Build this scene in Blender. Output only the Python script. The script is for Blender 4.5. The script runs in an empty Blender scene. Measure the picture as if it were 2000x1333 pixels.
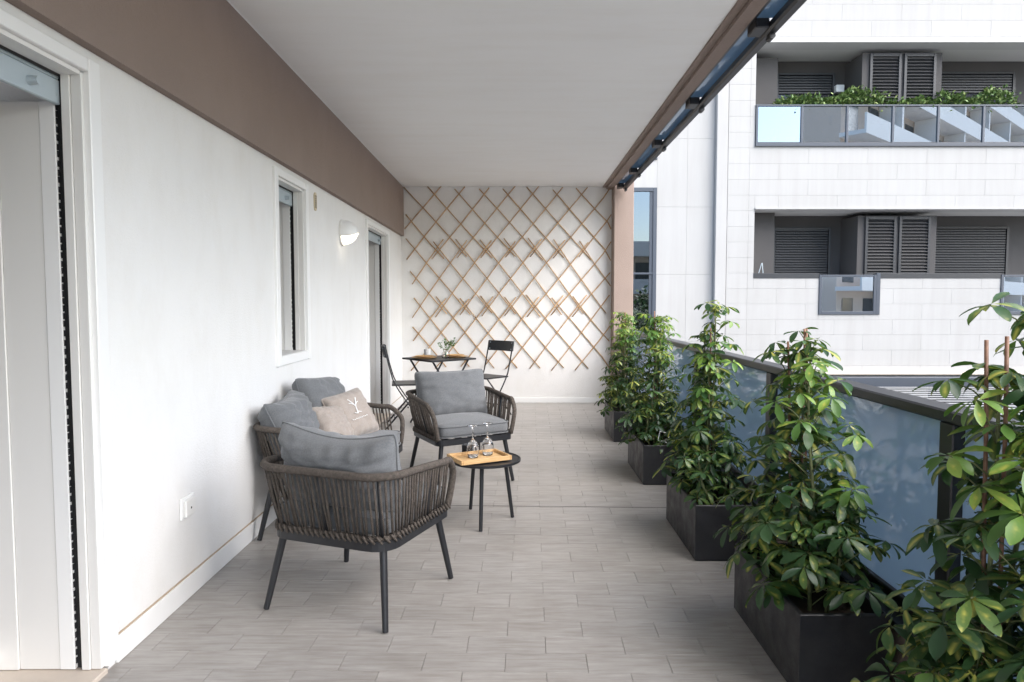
import bpy, bmesh, math, random
from mathutils import Vector, Matrix, noise
R = math.radians
scene = bpy.context.scene
COL = scene.collection

# ------------------------------------------------------------------ camera
cam_d = bpy.data.cameras.new('camera')
cam = bpy.data.objects.new('camera', cam_d); COL.objects.link(cam)
cam.location = (0, 0, 1.32); cam.rotation_euler = (R(90 - 3.2195), 0, 0)
cam_d.lens = 24; cam_d.sensor_width = 36; cam_d.shift_x = -0.0065
cam_d.clip_start = 0.05; cam_d.clip_end = 3000
scene.camera = cam
# ------------------------------------------------------------------ sky, sun, exposure
SUN_EL, SUN_AZ = R(43), R(129)          # azimuth clockwise from +Y: the open right-hand side of the terrace
world = bpy.data.worlds.new('World'); scene.world = world; world.use_nodes = True
wn = world.node_tree
sky = wn.nodes.new('ShaderNodeTexSky'); sky.sky_type = 'NISHITA'; sky.sun_disc = False
sky.sun_elevation = SUN_EL; sky.sun_rotation = SUN_AZ
sky.air_density = 1.0; sky.dust_density = 1.2; sky.ozone_density = 1.0
bg = wn.nodes['Background']; bg.inputs['Strength'].default_value = 0.062
wn.links.new(sky.outputs[0], bg.inputs['Color'])
sun_d = bpy.data.lights.new('sun', 'SUN'); sun_d.energy = 1.5; sun_d.angle = R(72); sun_d.color = (1, .955, .905)
sun = bpy.data.objects.new('sun', sun_d); COL.objects.link(sun)
sdir = Vector((math.sin(SUN_AZ) * math.cos(SUN_EL), math.cos(SUN_AZ) * math.cos(SUN_EL), math.sin(SUN_EL)))
sun.rotation_euler = sdir.to_track_quat('Z', 'Y').to_euler(); sun.location = (6, -6, 9)
vs = scene.view_settings
vs.view_transform = 'Standard'; vs.look = 'None'; vs.gamma = 1; vs.use_curve_mapping = False
vs.exposure = 2.78
scene.cycles.max_bounces = 10; scene.cycles.diffuse_bounces = 8; scene.cycles.transmission_bounces = 10
scene.cycles.use_denoising = True

# ------------------------------------------------------------------ materials
def material(name, base=(.8, .8, .8), rough=.6, **k):
    m = bpy.data.materials.new(name); m.use_nodes = True
    b = m.node_tree.nodes['Principled BSDF']
    b.inputs['Base Color'].default_value = (*base, 1); b.inputs['Roughness'].default_value = rough
    for kk, v in k.items(): b.inputs[kk.replace('_', ' ')].default_value = v
    return m
def N(m, t, **k):
    n = m.node_tree.nodes.new(t)
    for kk, v in k.items(): setattr(n, kk, v)
    return n
def L(m, a, b): m.node_tree.links.new(a, b)
def bsdf(m): return m.node_tree.nodes['Principled BSDF']
def coords(m, scale=(1, 1, 1), kind='Object'):
    tc = N(m, 'ShaderNodeTexCoord'); mp = N(m, 'ShaderNodeMapping'); mp.inputs['Scale'].default_value = scale
    L(m, tc.outputs[kind], mp.inputs['Vector']); return mp.outputs['Vector']
def noise_tex(m, vec, scale, detail=4, rough=.55):
    n = N(m, 'ShaderNodeTexNoise'); n.inputs['Scale'].default_value = scale
    n.inputs['Detail'].default_value = detail; n.inputs['Roughness'].default_value = rough
    if vec: L(m, vec, n.inputs['Vector'])
    return n.outputs['Fac']
def ramp(m, fac, stops):
    r = N(m, 'ShaderNodeValToRGB'); e = r.color_ramp.elements
    while len(e) < len(stops): e.new(.5)
    for i, (p, c) in enumerate(stops): e[i].position = p; e[i].color = (*c, 1)
    L(m, fac, r.inputs['Fac']); return r.outputs['Color']
def bump(m, fac, strength, dist=.01):
    b = N(m, 'ShaderNodeBump'); b.inputs['Strength'].default_value = strength; b.inputs['Distance'].default_value = dist
    L(m, fac, b.inputs['Height']); L(m, b.outputs['Normal'], bsdf(m).inputs['Normal'])
def mixc(m, fac, a, b):
    x = N(m, 'ShaderNodeMix', data_type='RGBA')
    if isinstance(fac, (int, float)): x.inputs['Factor'].default_value = fac
    else: L(m, fac, x.inputs['Factor'])
    for s, v in (('A', a), ('B', b)):
        i = [q for q in x.inputs if q.name == s and q.type == 'RGBA'][0]
        if isinstance(v, tuple): i.default_value = (*v, 1)
        else: L(m, v, i)
    return [q for q in x.outputs if q.type == 'RGBA'][0]
def stucco(name, c1, c2, grain=260, bstr=.35, blot=1.3):
    m = material(name, c1, .9)
    v = coords(m)
    col = mixc(m, ramp(m, noise_tex(m, v, blot, 5), [(.3, (0, 0, 0)), (.75, (1, 1, 1))]), c1, c2)
    L(m, col, bsdf(m).inputs['Base Color'])
    bump(m, noise_tex(m, v, grain, 3, .7), bstr, .004)
    return m
def fabric(name, c, c2):
    m = material(name, c, .95, Sheen_Weight=.25)
    v = coords(m)
    w1 = N(m, 'ShaderNodeTexWave', wave_type='BANDS', bands_direction='X'); w1.inputs['Scale'].default_value = 190; w1.inputs['Distortion'].default_value = 1.5
    w2 = N(m, 'ShaderNodeTexWave', wave_type='BANDS', bands_direction='Z'); w2.inputs['Scale'].default_value = 190; w2.inputs['Distortion'].default_value = 1.5
    L(m, v, w1.inputs['Vector']); L(m, v, w2.inputs['Vector'])
    mm = N(m, 'ShaderNodeMath', operation='MULTIPLY'); L(m, w1.outputs['Fac'], mm.inputs[0]); L(m, w2.outputs['Fac'], mm.inputs[1])
    sp = noise_tex(m, v, 160, 2, .7)
    col = mixc(m, ramp(m, sp, [(.3, (0, 0, 0)), (.7, (1, 1, 1))]), c, c2)
    L(m, col, bsdf(m).inputs['Base Color'])
    ad = N(m, 'ShaderNodeMath', operation='ADD'); L(m, mm.outputs[0], ad.inputs[0]); L(m, sp, ad.inputs[1])
    bump(m, ad.outputs[0], .25, .002)
    return m

M = {}
M['wall'] = stucco('white_stucco', (.79, .781, .766), (.75, .74, .724), 110, .55)
M['taupe'] = stucco('taupe_stucco', (.285, .222, .19), (.25, .195, .168), 85, 1.0)
M['ceiling'] = stucco('ceiling_paint', (.88, .875, .863), (.855, .85, .838), 90, .06)
M['trim'] = material('white_lacquer', (.82, .82, .81), .35)
M['panel'] = material('ivory_panel', (.76, .75, .725), .45)
M['alu'] = material('blue_grey_aluminium', (.46, .53, .57), .35, Metallic=.3)
M['black'] = material('black_gap', (.012, .012, .013), .6)
M['brush'] = material('black_brush', (.015, .015, .018), .95)
M['marble'] = stucco('beige_marble', (.62, .54, .46), (.52, .45, .38), 40, .02, 6)
M['dark_glass'] = material('dark_door_glass', (.02, .02, .03), .05)
m = M['metal'] = material('black_powder_coat', (.014, .015, .018), .42)
bump(m, noise_tex(m, coords(m), 900, 2), .12, .001)
m = M['rail_metal'] = material('dark_grey_rail', (.022, .023, .027), .35)
bump(m, noise_tex(m, coords(m), 700, 2), .1, .001)
m = M['rope'] = material('brown_rope', (.14, .105, .08), .85)
v = coords(m)
L(m, ramp(m, noise_tex(m, v, 70, 4, .7), [(.3, (.047, .038, .031)), (.7, (.145, .119, .099))]), bsdf(m).inputs['Base Color'])
w = N(m, 'ShaderNodeTexWave', wave_type='BANDS', bands_direction='DIAGONAL'); w.inputs['Scale'].default_value = 90; w.inputs['Distortion'].default_value = 2
L(m, v, w.inputs['Vector']); bump(m, w.outputs['Fac'], .8, .003)
M['cushion'] = fabric('grey_cushion_fabric', (.118, .123, .129), (.170, .176, .183))
M['pillow'] = fabric('taupe_pillow_fabric', (.33, .282, .245), (.39, .338, .30))
M['print'] = material('white_print', (.85, .85, .85), .8)
m = M['wood'] = material('bamboo_wood', (.62, .39, .18), .5)
v = coords(m, (3, 30, 30))
L(m, ramp(m, noise_tex(m, v, 3, 4), [(.3, (.52, .31, .13)), (.7, (.72, .48, .24))]), bsdf(m).inputs['Base Color'])
m = M['cane'] = material('trellis_cane', (.33, .19, .09), .6)
v = coords(m)
L(m, ramp(m, noise_tex(m, v, 14, 4), [(.3, (.34, .20, .095)), (.7, (.58, .38, .20))]), bsdf(m).inputs['Base Color'])
m = M['stake'] = material('red_brown_stake', (.17, .085, .05), .6)
L(m, ramp(m, noise_tex(m, coords(m), 40, 3), [(.3, (.11, .05, .03)), (.7, (.25, .135, .085))]), bsdf(m).inputs['Base Color'])
m = M['planter'] = material('anthracite_planter', (.022, .022, .025), .5)
bump(m, noise_tex(m, coords(m), 160, 3), .25, .002)
M['soil'] = stucco('dark_soil', (.035, .025, .018), (.06, .042, .03), 60, 1.0, 20)
m = M['leaf'] = material('variegated_leaf', (.05, .12, .03), .44, Coat_Weight=.05)
tc = N(m, 'ShaderNodeTexCoord'); oi = N(m, 'ShaderNodeObjectInfo'); geo = N(m, 'ShaderNodeNewGeometry')
n1 = noise_tex(m, tc.outputs['Object'], 16, 3)
iso = N(m, 'ShaderNodeMath', operation='ADD'); L(m, oi.outputs['Random'], iso.inputs[0]); L(m, geo.outputs['Random Per Island'], iso.inputs[1])
fr = N(m, 'ShaderNodeMath', operation='FRACT'); L(m, iso.outputs[0], fr.inputs[0])
green = ramp(m, fr.outputs[0], [(0, (.015, .046, .018)), (.4, (.026, .070, .021)), (.75, (.045, .105, .026)), (1, (.095, .155, .036))])
uv = N(m, 'ShaderNodeUVMap'); sx = N(m, 'ShaderNodeSeparateXYZ'); L(m, uv.outputs[0], sx.inputs[0])
# yellow centre patches on some leaflets only
ab = N(m, 'ShaderNodeMath', operation='ABSOLUTE'); sb = N(m, 'ShaderNodeMath', operation='SUBTRACT'); sb.inputs[1].default_value = .5
L(m, sx.outputs['X'], sb.inputs[0]); L(m, sb.outputs[0], ab.inputs[0])
cen = ramp(m, ab.outputs[0], [(.02, (1, 1, 1)), (.28, (0, 0, 0))])
thr = ramp(m, n1, [(.44, (0, 0, 0)), (.56, (1, 1, 1))])
sel = ramp(m, fr.outputs[0], [(.35, (0, 0, 0)), (.6, (1, 1, 1))])
m1 = N(m, 'ShaderNodeMath', operation='MULTIPLY'); L(m, cen, m1.inputs[0]); L(m, thr, m1.inputs[1])
m2 = N(m, 'ShaderNodeMath', operation='MULTIPLY'); L(m, m1.outputs[0], m2.inputs[0]); L(m, sel, m2.inputs[1])
lc = mixc(m, m2.outputs[0], green, (.42, .40, .08))
L(m, lc, bsdf(m).inputs['Base Color'])
# light through the leaf
tr = N(m, 'ShaderNodeBsdfTranslucent'); L(m, mixc(m, .5, lc, (.16, .30, .03)), tr.inputs['Color'])
mx = N(m, 'ShaderNodeMixShader'); mx.inputs[0].default_value = .22
out = m.node_tree.nodes['Material Output']
L(m, bsdf(m).outputs[0], mx.inputs[1]); L(m, tr.outputs[0], mx.inputs[2]); L(m, mx.outputs[0], out.inputs['Surface'])
# upper leaves use a lighter yellow green copy of the leaf material
top_m = M['top_leaf'] = M['leaf'].copy(); top_m.name = 'top_leaf'
for nd in top_m.node_tree.nodes:
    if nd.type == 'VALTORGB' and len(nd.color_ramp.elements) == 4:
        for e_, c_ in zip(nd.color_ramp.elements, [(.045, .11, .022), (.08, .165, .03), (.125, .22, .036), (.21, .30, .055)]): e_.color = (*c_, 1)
m = M['stem'] = material('green_stem', (.10, .13, .045), .6)
L(m, ramp(m, noise_tex(m, coords(m), 30, 3), [(.3, (.06, .085, .03)), (.7, (.16, .17, .07))]), bsdf(m).inputs['Base Color'])
# floor tile: pale grey wood-look stoneware
m = M['tile'] = material('grey_wood_tile', (.3, .28, .26), .36)
geo = N(m, 'ShaderNodeNewGeometry'); oi = N(m, 'ShaderNodeObjectInfo')
rs = N(m, 'ShaderNodeMath', operation='ADD'); L(m, geo.outputs['Random Per Island'], rs.inputs[0]); L(m, oi.outputs['Random'], rs.inputs[1])
tc = N(m, 'ShaderNodeTexCoord'); cb = N(m, 'ShaderNodeCombineXYZ'); ml = N(m, 'ShaderNodeMath', operation='MULTIPLY'); ml.inputs[1].default_value = 37
L(m, rs.outputs[0], ml.inputs[0]); L(m, ml.outputs[0], cb.inputs['X']); L(m, ml.outputs[0], cb.inputs['Y'])
va = N(m, 'ShaderNodeVectorMath', operation='ADD'); L(m, geo.outputs['Position'], va.inputs[0]); L(m, cb.outputs[0], va.inputs[1])
mp = N(m, 'ShaderNodeMapping'); mp.inputs['Scale'].default_value = (3.2, 34, 1); L(m, va.outputs[0], mp.inputs['Vector'])
g1 = noise_tex(m, mp.outputs[0], 1.6, 6, .62)
mp2 = N(m, 'ShaderNodeMapping'); mp2.inputs['Scale'].default_value = (5, 12, 1); L(m, va.outputs[0], mp2.inputs['Vector'])
g2 = noise_tex(m, mp2.outputs[0], 1.3, 3)
c1 = ramp(m, g1, [(.28, (.262, .240, .218)), (.5, (.365, .345, .325)), (.74, (.445, .427, .408))])
c2 = mixc(m, ramp(m, g2, [(.35, (0, 0, 0)), (.75, (.55, .55, .55))]), c1, (.275, .252, .230))
tv = N(m, 'ShaderNodeMath', operation='FRACT'); L(m, rs.outputs[0], tv.inputs[0])
tone = ramp(m, tv.outputs[0], [(0, (.90, .90, .90)), (.5, (.96, .96, .96)), (1, (1.0, 1.0, 1.0))])
mu = N(m, 'ShaderNodeMix', data_type='RGBA', blend_type='MULTIPLY'); mu.inputs['Factor'].default_value = 1
ia = [q for q in mu.inputs if q.type == 'RGBA']; L(m, c2, ia[0]); L(m, tone, ia[1])
L(m, [q for q in mu.outputs if q.type == 'RGBA'][0], bsdf(m).inputs['Base Color'])
bump(m, g1, .12, .002)
src_ = bsdf(m).inputs['Base Color'].links[0].from_socket
st_ = ramp(m, noise_tex(m, geo.outputs['Position'], 1.7, 7, .66), [(.42, (1, 1, 1)), (.72, (.86, .845, .825))])
mu2 = N(m, 'ShaderNodeMix', data_type='RGBA', blend_type='MULTIPLY'); mu2.inputs['Factor'].default_value = 1
ib = [q for q in mu2.inputs if q.type == 'RGBA']; L(m, src_, ib[0]); L(m, st_, ib[1])
L(m, [q for q in mu2.outputs if q.type == 'RGBA'][0], bsdf(m).inputs['Base Color'])
M['grout'] = stucco('grey_grout', (.30, .28, .258), (.25, .232, .212), 300, .2)
# glass kinds
def frosted(name, col, gloss):
    m = bpy.data.materials.new(name); m.use_nodes = True; nt = m.node_tree; nt.nodes.remove(nt.nodes['Principled BSDF'])
    t = N(m, 'ShaderNodeBsdfTranslucent'); t.inputs['Color'].default_value = (*col, 1)
    d = N(m, 'ShaderNodeBsdfDiffuse'); d.inputs['Color'].default_value = (*[c * .8 for c in col], 1)
    g = N(m, 'ShaderNodeBsdfGlossy'); g.inputs['Roughness'].default_value = .04; g.inputs['Color'].default_value = (.9, .95, 1, 1)
    a = N(m, 'ShaderNodeMixShader'); a.inputs[0].default_value = .35; L(m, t.outputs[0], a.inputs[1]); L(m, d.outputs[0], a.inputs[2])
    f = N(m, 'ShaderNodeFresnel'); f.inputs['IOR'].default_value = gloss
    b = N(m, 'ShaderNodeMixShader'); L(m, f.outputs[0], b.inputs[0]); L(m, a.outputs[0], b.inputs[1]); L(m, g.outputs[0], b.inputs[2])
    L(m, b.outputs[0], nt.nodes['Material Output'].inputs['Surface']); return m
M['frost'] = frosted('blue_frosted_glass', (.44, .55, .66), 2.0)
M['strip_glass'] = frosted('slate_canopy_glass', (.20, .29, .38), 1.6)
def mirror_glass(name, tint, refl):
    m = bpy.data.materials.new(name); m.use_nodes = True; nt = m.node_tree; nt.nodes.remove(nt.nodes['Principled BSDF'])
    t = N(m, 'ShaderNodeBsdfTransparent'); t.inputs['Color'].default_value = (*tint, 1)
    g = N(m, 'ShaderNodeBsdfGlossy'); g.inputs['Roughness'].default_value = .0; g.inputs['Color'].default_value = (.84, .92, 1, 1)
    b = N(m, 'ShaderNodeMixShader'); b.inputs[0].default_value = refl; L(m, t.outputs[0], b.inputs[1]); L(m, g.outputs[0], b.inputs[2])
    L(m, b.outputs[0], nt.nodes['Material Output'].inputs['Surface']); return m
M['balcony_glass'] = mirror_glass('reflecting_balcony_glass', (.36, .40, .44), .43)
M['window_glass'] = mirror_glass('reflecting_window_glass', (.12, .14, .16), .24)
M['clear'] = material('clear_glass', (1, 1, 1), .0, Transmission_Weight=1.0, IOR=1.45)
M['petal'] = material('white_petal', (.85, .84, .80), .6)
M['herb'] = material('green_herb', (.08, .2, .03), .5)
# far things
M['clad'] = stucco('white_cladding', (.375, .372, .366), (.355, .351, .345), 60, .08, .8)
m = M['clad']; b_ = bsdf(m); src = b_.inputs['Base Color'].links[0].from_socket
oi = N(m, 'ShaderNodeObjectInfo'); tn = ramp(m, oi.outputs['Random'], [(0, (.965, .965, .96)), (1, (1, 1, 1))])
gp = N(m, 'ShaderNodeNewGeometry'); mp = N(m, 'ShaderNodeMapping'); mp.inputs['Scale'].default_value = (5, 1, .35); L(m, gp.outputs['Position'], mp.inputs['Vector'])
stk = ramp(m, noise_tex(m, mp.outputs[0], 1.5, 6, .65), [(.42, (1, 1, 1)), (.74, (.925, .92, .91))])
def mul(m, a, b):
    x = N(m, 'ShaderNodeMix', data_type='RGBA', blend_type='MULTIPLY'); x.inputs['Factor'].default_value = 1
    i = [q for q in x.inputs if q.type == 'RGBA']; L(m, a, i[0]); L(m, b, i[1]); return [q for q in x.outputs if q.type == 'RGBA'][0]
L(m, mul(m, mul(m, src, tn), stk), b_.inputs['Base Color'])
# walls and ceiling: faint marks; planters: dust
for key, sc, lo in (('wall', (2.5, 2.5, 1.1), .95), ('ceiling', (.5, 3, 1), .965), ('taupe', (1.5, 1.5, 1), .93)):
    m = M[key]; b_ = bsdf(m); src = b_.inputs['Base Color'].links[0].from_socket
    gp = N(m, 'ShaderNodeNewGeometry'); mp = N(m, 'ShaderNodeMapping'); mp.inputs['Scale'].default_value = sc; L(m, gp.outputs['Position'], mp.inputs['Vector'])
    L(m, mul(m, src, ramp(m, noise_tex(m, mp.outputs[0], 2.2, 8, .68), [(.45, (1, 1, 1)), (.75, (lo, lo * .99, lo * .975))])), b_.inputs['Base Color'])
m = M['planter']; gp = N(m, 'ShaderNodeNewGeometry')
L(m, ramp(m, noise_tex(m, gp.outputs['Position'], 6, 8, .7), [(.45, (.017, .017, .020)), (.8, (.032, .031, .031))]), bsdf(m).inputs['Base Color'])
L(m, ramp(m, noise_tex(m, gp.outputs['Position'], 9, 5, .7), [(.35, (.38, .38, .38)), (.7, (.7, .7, .7))]), bsdf(m).inputs['Roughness'])
M['clad_base'] = material('cladding_joint', (.48, .48, .48), .9)
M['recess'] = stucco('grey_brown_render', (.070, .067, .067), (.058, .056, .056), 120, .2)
M['shutter'] = material('anthracite_shutter', (.024, .026, .03), .4)
M['soffit'] = material('soffit_paint', (.55, .55, .54), .9)
M['steel'] = material('slate_frame', (.05, .06, .078), .4)
M['street'] = stucco('street_asphalt', (.30, .29, .28), (.24, .235, .225), 20, .3, .3)
M['louvre'] = material('louvre_white', (.26, .265, .27), .5)
M['peach'] = material('peach_render', (.74, .62, .52), .9)
M['far_white'] = material('far_white_render', (.88, .87, .85), .9)
M['far_dark'] = material('far_window', (.06, .065, .07), .2)
M['terracotta'] = material('terracotta', (.50, .17, .07), .8)
M['hedge'] = material('hedge_leaf', (.07, .13, .035), .5)
m = M['hedge']; oi = N(m, 'ShaderNodeNewGeometry')
L(m, ramp(m, oi.outputs['Random Per Island'], [(0, (.05, .10, .025)), (.6, (.11, .19, .05)), (1, (.26, .32, .12))]), bsdf(m).inputs['Base Color'])
M['bark'] = stucco('bark', (.09, .065, .045), (.06, .045, .03), 20, .8)

# ------------------------------------------------------------------ mesh helpers
class MB:
    def __init__(s): s.v = []; s.f = []; s.uv = None
    def add(s, vs, fs):
        o = len(s.v); s.v += [tuple(p) for p in vs]; s.f += [tuple(i + o for i in f) for f in fs]; return s
    def box(s, x0, x1, y0, y1, z0, z1, mat=None):
        p = [Vector((x, y, z)) for z in (z0, z1) for y in (y0, y1) for x in (x0, x1)]
        if mat is not None: p = [mat @ q for q in p]
        return s.add(p, [(0, 2, 3, 1), (4, 5, 7, 6), (0, 1, 5, 4), (2, 6, 7, 3), (0, 4, 6, 2), (1, 3, 7, 5)])
    def bevbox(s, x0, x1, y0, y1, z0, z1, b, mat=None):
        # box with chamfered edges: 24 corner vertices
        vs = []; X = (x0, x1); Y = (y0, y1); Z = (z0, z1); idx = {}
        for i in (0, 1):
            for j in (0, 1):
                for k in (0, 1):
                    sx, sy, sz = (1 if i == 0 else -1), (1 if j == 0 else -1), (1 if k == 0 else -1)
                    c = Vector((X[i], Y[j], Z[k]))
                    idx[i, j, k, 'x'] = len(vs); vs.append(c + Vector((0, sy * b, sz * b)))
                    idx[i, j, k, 'y'] = len(vs); vs.append(c + Vector((sx * b, 0, sz * b)))
                    idx[i, j, k, 'z'] = len(vs); vs.append(c + Vector((sx * b, sy * b, 0)))
        fs = []
        for i in (0, 1):
            q = [idx[i, 0, 0, 'x'], idx[i, 1, 0, 'x'], idx[i, 1, 1, 'x'], idx[i, 0, 1, 'x']]; fs.append(q if i else q[::-1])
            q = [idx[0, i, 0, 'y'], idx[0, i, 1, 'y'], idx[1, i, 1, 'y'], idx[1, i, 0, 'y']]; fs.append(q if i else q[::-1])
            q = [idx[0, 0, i, 'z'], idx[1, 0, i, 'z'], idx[1, 1, i, 'z'], idx[0, 1, i, 'z']]; fs.append(q if i else q[::-1])
        for j in (0, 1):
            for k in (0, 1):
                fs.append([idx[0, j, k, 'y'], idx[1, j, k, 'y'], idx[1, j, k, 'z'], idx[0, j, k, 'z']])
                fs.append([idx[j, 0, k, 'x'], idx[j, 1, k, 'x'], idx[j, 1, k, 'z'], idx[j, 0, k, 'z']])
                fs.append([idx[j, k, 0, 'x'], idx[j, k, 1, 'x'], idx[j, k, 1, 'y'], idx[j, k, 0, 'y']])
        for i in (0, 1):
            for j in (0, 1):
                for k in (0, 1): fs.append([idx[i, j, k, 'x'], idx[i, j, k, 'y'], idx[i, j, k, 'z']])
        if mat is not None: vs = [mat @ q for q in vs]
        return s.add(vs, fs)
    def tube(s, path, r, n=8, closed=False, cap=True, squash=None):
        P = [Vector(p) for p in path]; k = len(P)
        rr = r if isinstance(r, (list, tuple)) else [r] * k
        T = []
        for i in range(k):
            a = P[(i - 1) % k] if (closed or i > 0) else P[i]; b = P[(i + 1) % k] if (closed or i < k - 1) else P[i]
            T.append((b - a).normalized())
        up = Vector((0, 0, 1)) if abs(T[0].z) < .9 else Vector((1, 0, 0))
        nrm = (up - T[0] * up.dot(T[0])).normalized(); vs = []
        for i in range(k):
            nrm = (nrm - T[i] * nrm.dot(T[i])).normalized(); bi = T[i].cross(nrm)
            for j in range(n):
                a = 2 * math.pi * (j + .5) / n
                q = (squash or (1, 1))
                vs.append(P[i] + (nrm * math.cos(a) * q[0] + bi * math.sin(a) * q[1]) * rr[i])
        fs = []
        for i in range(k if closed else k - 1):
            i2 = (i + 1) % k
            for j in range(n): j2 = (j + 1) % n; fs.append((i * n + j, i * n + j2, i2 * n + j2, i2 * n + j))
        if cap and not closed: fs += [tuple(range(n))[::-1], tuple((k - 1) * n + j for j in range(n))]
        return s.add(vs, fs)
    def lathe(s, prof, n=24, c=(0, 0, 0)):
        vs = []; fs = []; k = len(prof)
        for (r, z) in prof:
            for j in range(n):
                a = 2 * math.pi * j / n; vs.append((c[0] + max(r, 1e-4) * math.cos(a), c[1] + max(r, 1e-4) * math.sin(a), c[2] + z))
        for i in range(k - 1):
            for j in range(n): j2 = (j + 1) % n; fs.append((i * n + j, i * n + j2, (i + 1) * n + j2, (i + 1) * n + j))
        fs += [tuple(range(n))[::-1], tuple((k - 1) * n + j for j in range(n))]
        return s.add(vs, fs)
    def mesh(s, name, mat, smooth=False):
        me = bpy.data.meshes.new(name); me.from_pydata(s.v, [], s.f); me.update()
        if s.uv is not None:
            ul = me.uv_layers.new(name='UVMap')
            for lp in me.loops: ul.data[lp.index].uv = s.uv[lp.vertex_index]
        me.materials.append(M[mat] if isinstance(mat, str) else mat)
        if smooth:
            me.polygons.foreach_set('use_smooth', [True] * len(me.polygons))
            if smooth == 'auto':
                me.set_sharp_from_angle(angle=R(40))
        return me
    def build(s, name, mat, parent=None, smooth=False, loc=None):
        return link(name, s.mesh(name, mat, smooth), parent, loc)
def link(name, me, parent=None, loc=None):
    o = bpy.data.objects.new(name, me); COL.objects.link(o)
    if parent: o.parent = parent
    if loc: o.location = loc
    return o
def tag(o, label, cat, group=None):
    o['label'] = label; o['category'] = cat
    if group: o['group'] = group
    return o
def thing(name, label, cat, loc=(0, 0, 0), rz=0, group=None):
    o = bpy.data.objects.new(name, None); COL.objects.link(o); o.empty_display_size = .1
    o.location = loc; o.rotation_euler = (0, 0, rz)
    return tag(o, label, cat, group)
def struct(o): o['kind'] = 'structure'; return o
def stuff(o): o['kind'] = 'stuff'; return o
def catmull(pts, n=6, closed=False):
    P = [Vector(p) for p in pts]; out = []; k = len(P)
    for i in range(k if closed else k - 1):
        p1, p2 = P[i], P[(i + 1) % k]
        p0 = P[i - 1] if (closed or i > 0) else p1; p3 = P[(i + 2) % k] if (closed or i + 2 < k) else p2
        for j in range(n):
            t = j / n
            out.append(.5 * ((2 * p1) + (p2 - p0) * t + (2 * p0 - 5 * p1 + 4 * p2 - p3) * t * t + (3 * p1 - p0 - 3 * p2 + p3) * t ** 3))
    if not closed: out.append(P[-1])
    return out

# ================================================================== THE TERRACE SHELL
ZC = 2.822; YE = 8.957; FE = 1.46
# left wall frame: n outward into the terrace, u along the wall
WA = .0084
WM = Matrix.Translation((-1.4588, 0, 0)) @ Matrix.Rotation(WA, 4, 'Z')
def wbox(mb, n0, n1, u0, u1, z0, z1): return mb.box(n0, n1, u0, u1, z0, z1, WM)
def wobj(name, mat, parent, *boxes, bev=0):
    mb = MB()
    for b in boxes:
        if bev: mb.bevbox(*b, bev, WM)
        else: mb.box(*b, WM)
    return mb.build(name, mat, parent)

# floor: grout bed with tiles as parts
fl = struct(MB().box(-1.9, FE, -1.5, YE + .3, -.25, -.004).build('floor', 'grout'))
TL, TW, GAP = .30, .1314, .0016
rot = R(-1.0); rm = Matrix.Rotation(rot, 4, 'Z')
tiles = []
r0 = -14
for r in range(r0, 64):
    yc = 2.371 + (r + .5) * TW
    for cix in range(-8, 8):
        xc = .1 + cix * TL + (TL / 2 if r % 2 else 0)
        p = rm @ Vector((xc, yc - 2.37, 0)); p.y += 2.37
        if p.x < -1.70 or p.x > 1.50 or p.y > YE + .05 or p.y < -.6: continue
        if p.x < -1.42 - .16: continue
        tiles.append((p.x, p.y))
def tile_mb(dx=0, dy=0, L_=TL, W_=TW, ang=0):
    mb = MB(); a, b = (L_ - GAP) / 2, (W_ - GAP) / 2
    mt = Matrix.Translation((dx, dy, 0)) @ Matrix.Rotation(ang, 4, 'Z')
    c = .0006
    vs = [(-a, -b, -.006), (a, -b, -.006), (a, b, -.006), (-a, b, -.006), (-a, -b, -c), (a, -b, -c), (a, b, -c), (-a, b, -c),
          (-a + c, -b + c, 0), (a - c, -b + c, 0), (a - c, b - c, 0), (-a + c, b - c, 0)]
    fs = [(0, 1, 5, 4), (1, 2, 6, 5), (2, 3, 7, 6), (3, 0, 4, 7), (4, 5, 9, 8), (5, 6, 10, 9), (6, 7, 11, 10), (7, 4, 8, 11), (8, 9, 10, 11)]
    return mb.add([mt @ Vector(q) for q in vs], fs)
vis = [t for t in tiles if t[1] > 2.15]
vis.sort(key=lambda t: (t[1]))
near = vis[:300]; rest = vis[300:] + [t for t in tiles if t[1] <= 2.15]
tm = tile_mb().mesh('tile', 'tile')
for (x, y) in near:
    o = link('tile', tm, fl); o.location = (x, y, random.Random(int(x * 1000) + int(y * 7919)).uniform(-.0004, .0004)); o.rotation_euler = (0, 0, rot)
mb = MB()
for (x, y) in rest: mb.add(*(lambda q: (q.v, q.f))(tile_mb(x, y, ang=rot)))
stuff(mb.build('far_tiles', 'tile', fl))
# expansion joint across the floor
MB().box(-1.46, 1.40, -.0025, .0025, .0003, .0012, Matrix.Translation((0, 4.366, 0)) @ Matrix.Rotation(R(-1.9), 4, 'Z')).build('expansion_joint', 'black', fl)

# ceiling slab
struct(MB().box(-2.2, 1.09, -2.5, YE + .3, ZC, ZC + .35).build('ceiling', 'ceiling'))
eb = thing('edge_beam', 'narrow taupe rendered edge strip along the right side of the white ceiling', 'beam')
MB().box(1.092, 1.135, -2.5, YE + .3, ZC - .012, ZC + .35).build('inner_strip', 'taupe', eb)
MB().box(1.137, 1.215, -2.5, YE + .3, ZC - .035, ZC + .35).build('outer_strip', 'taupe', eb)

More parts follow.
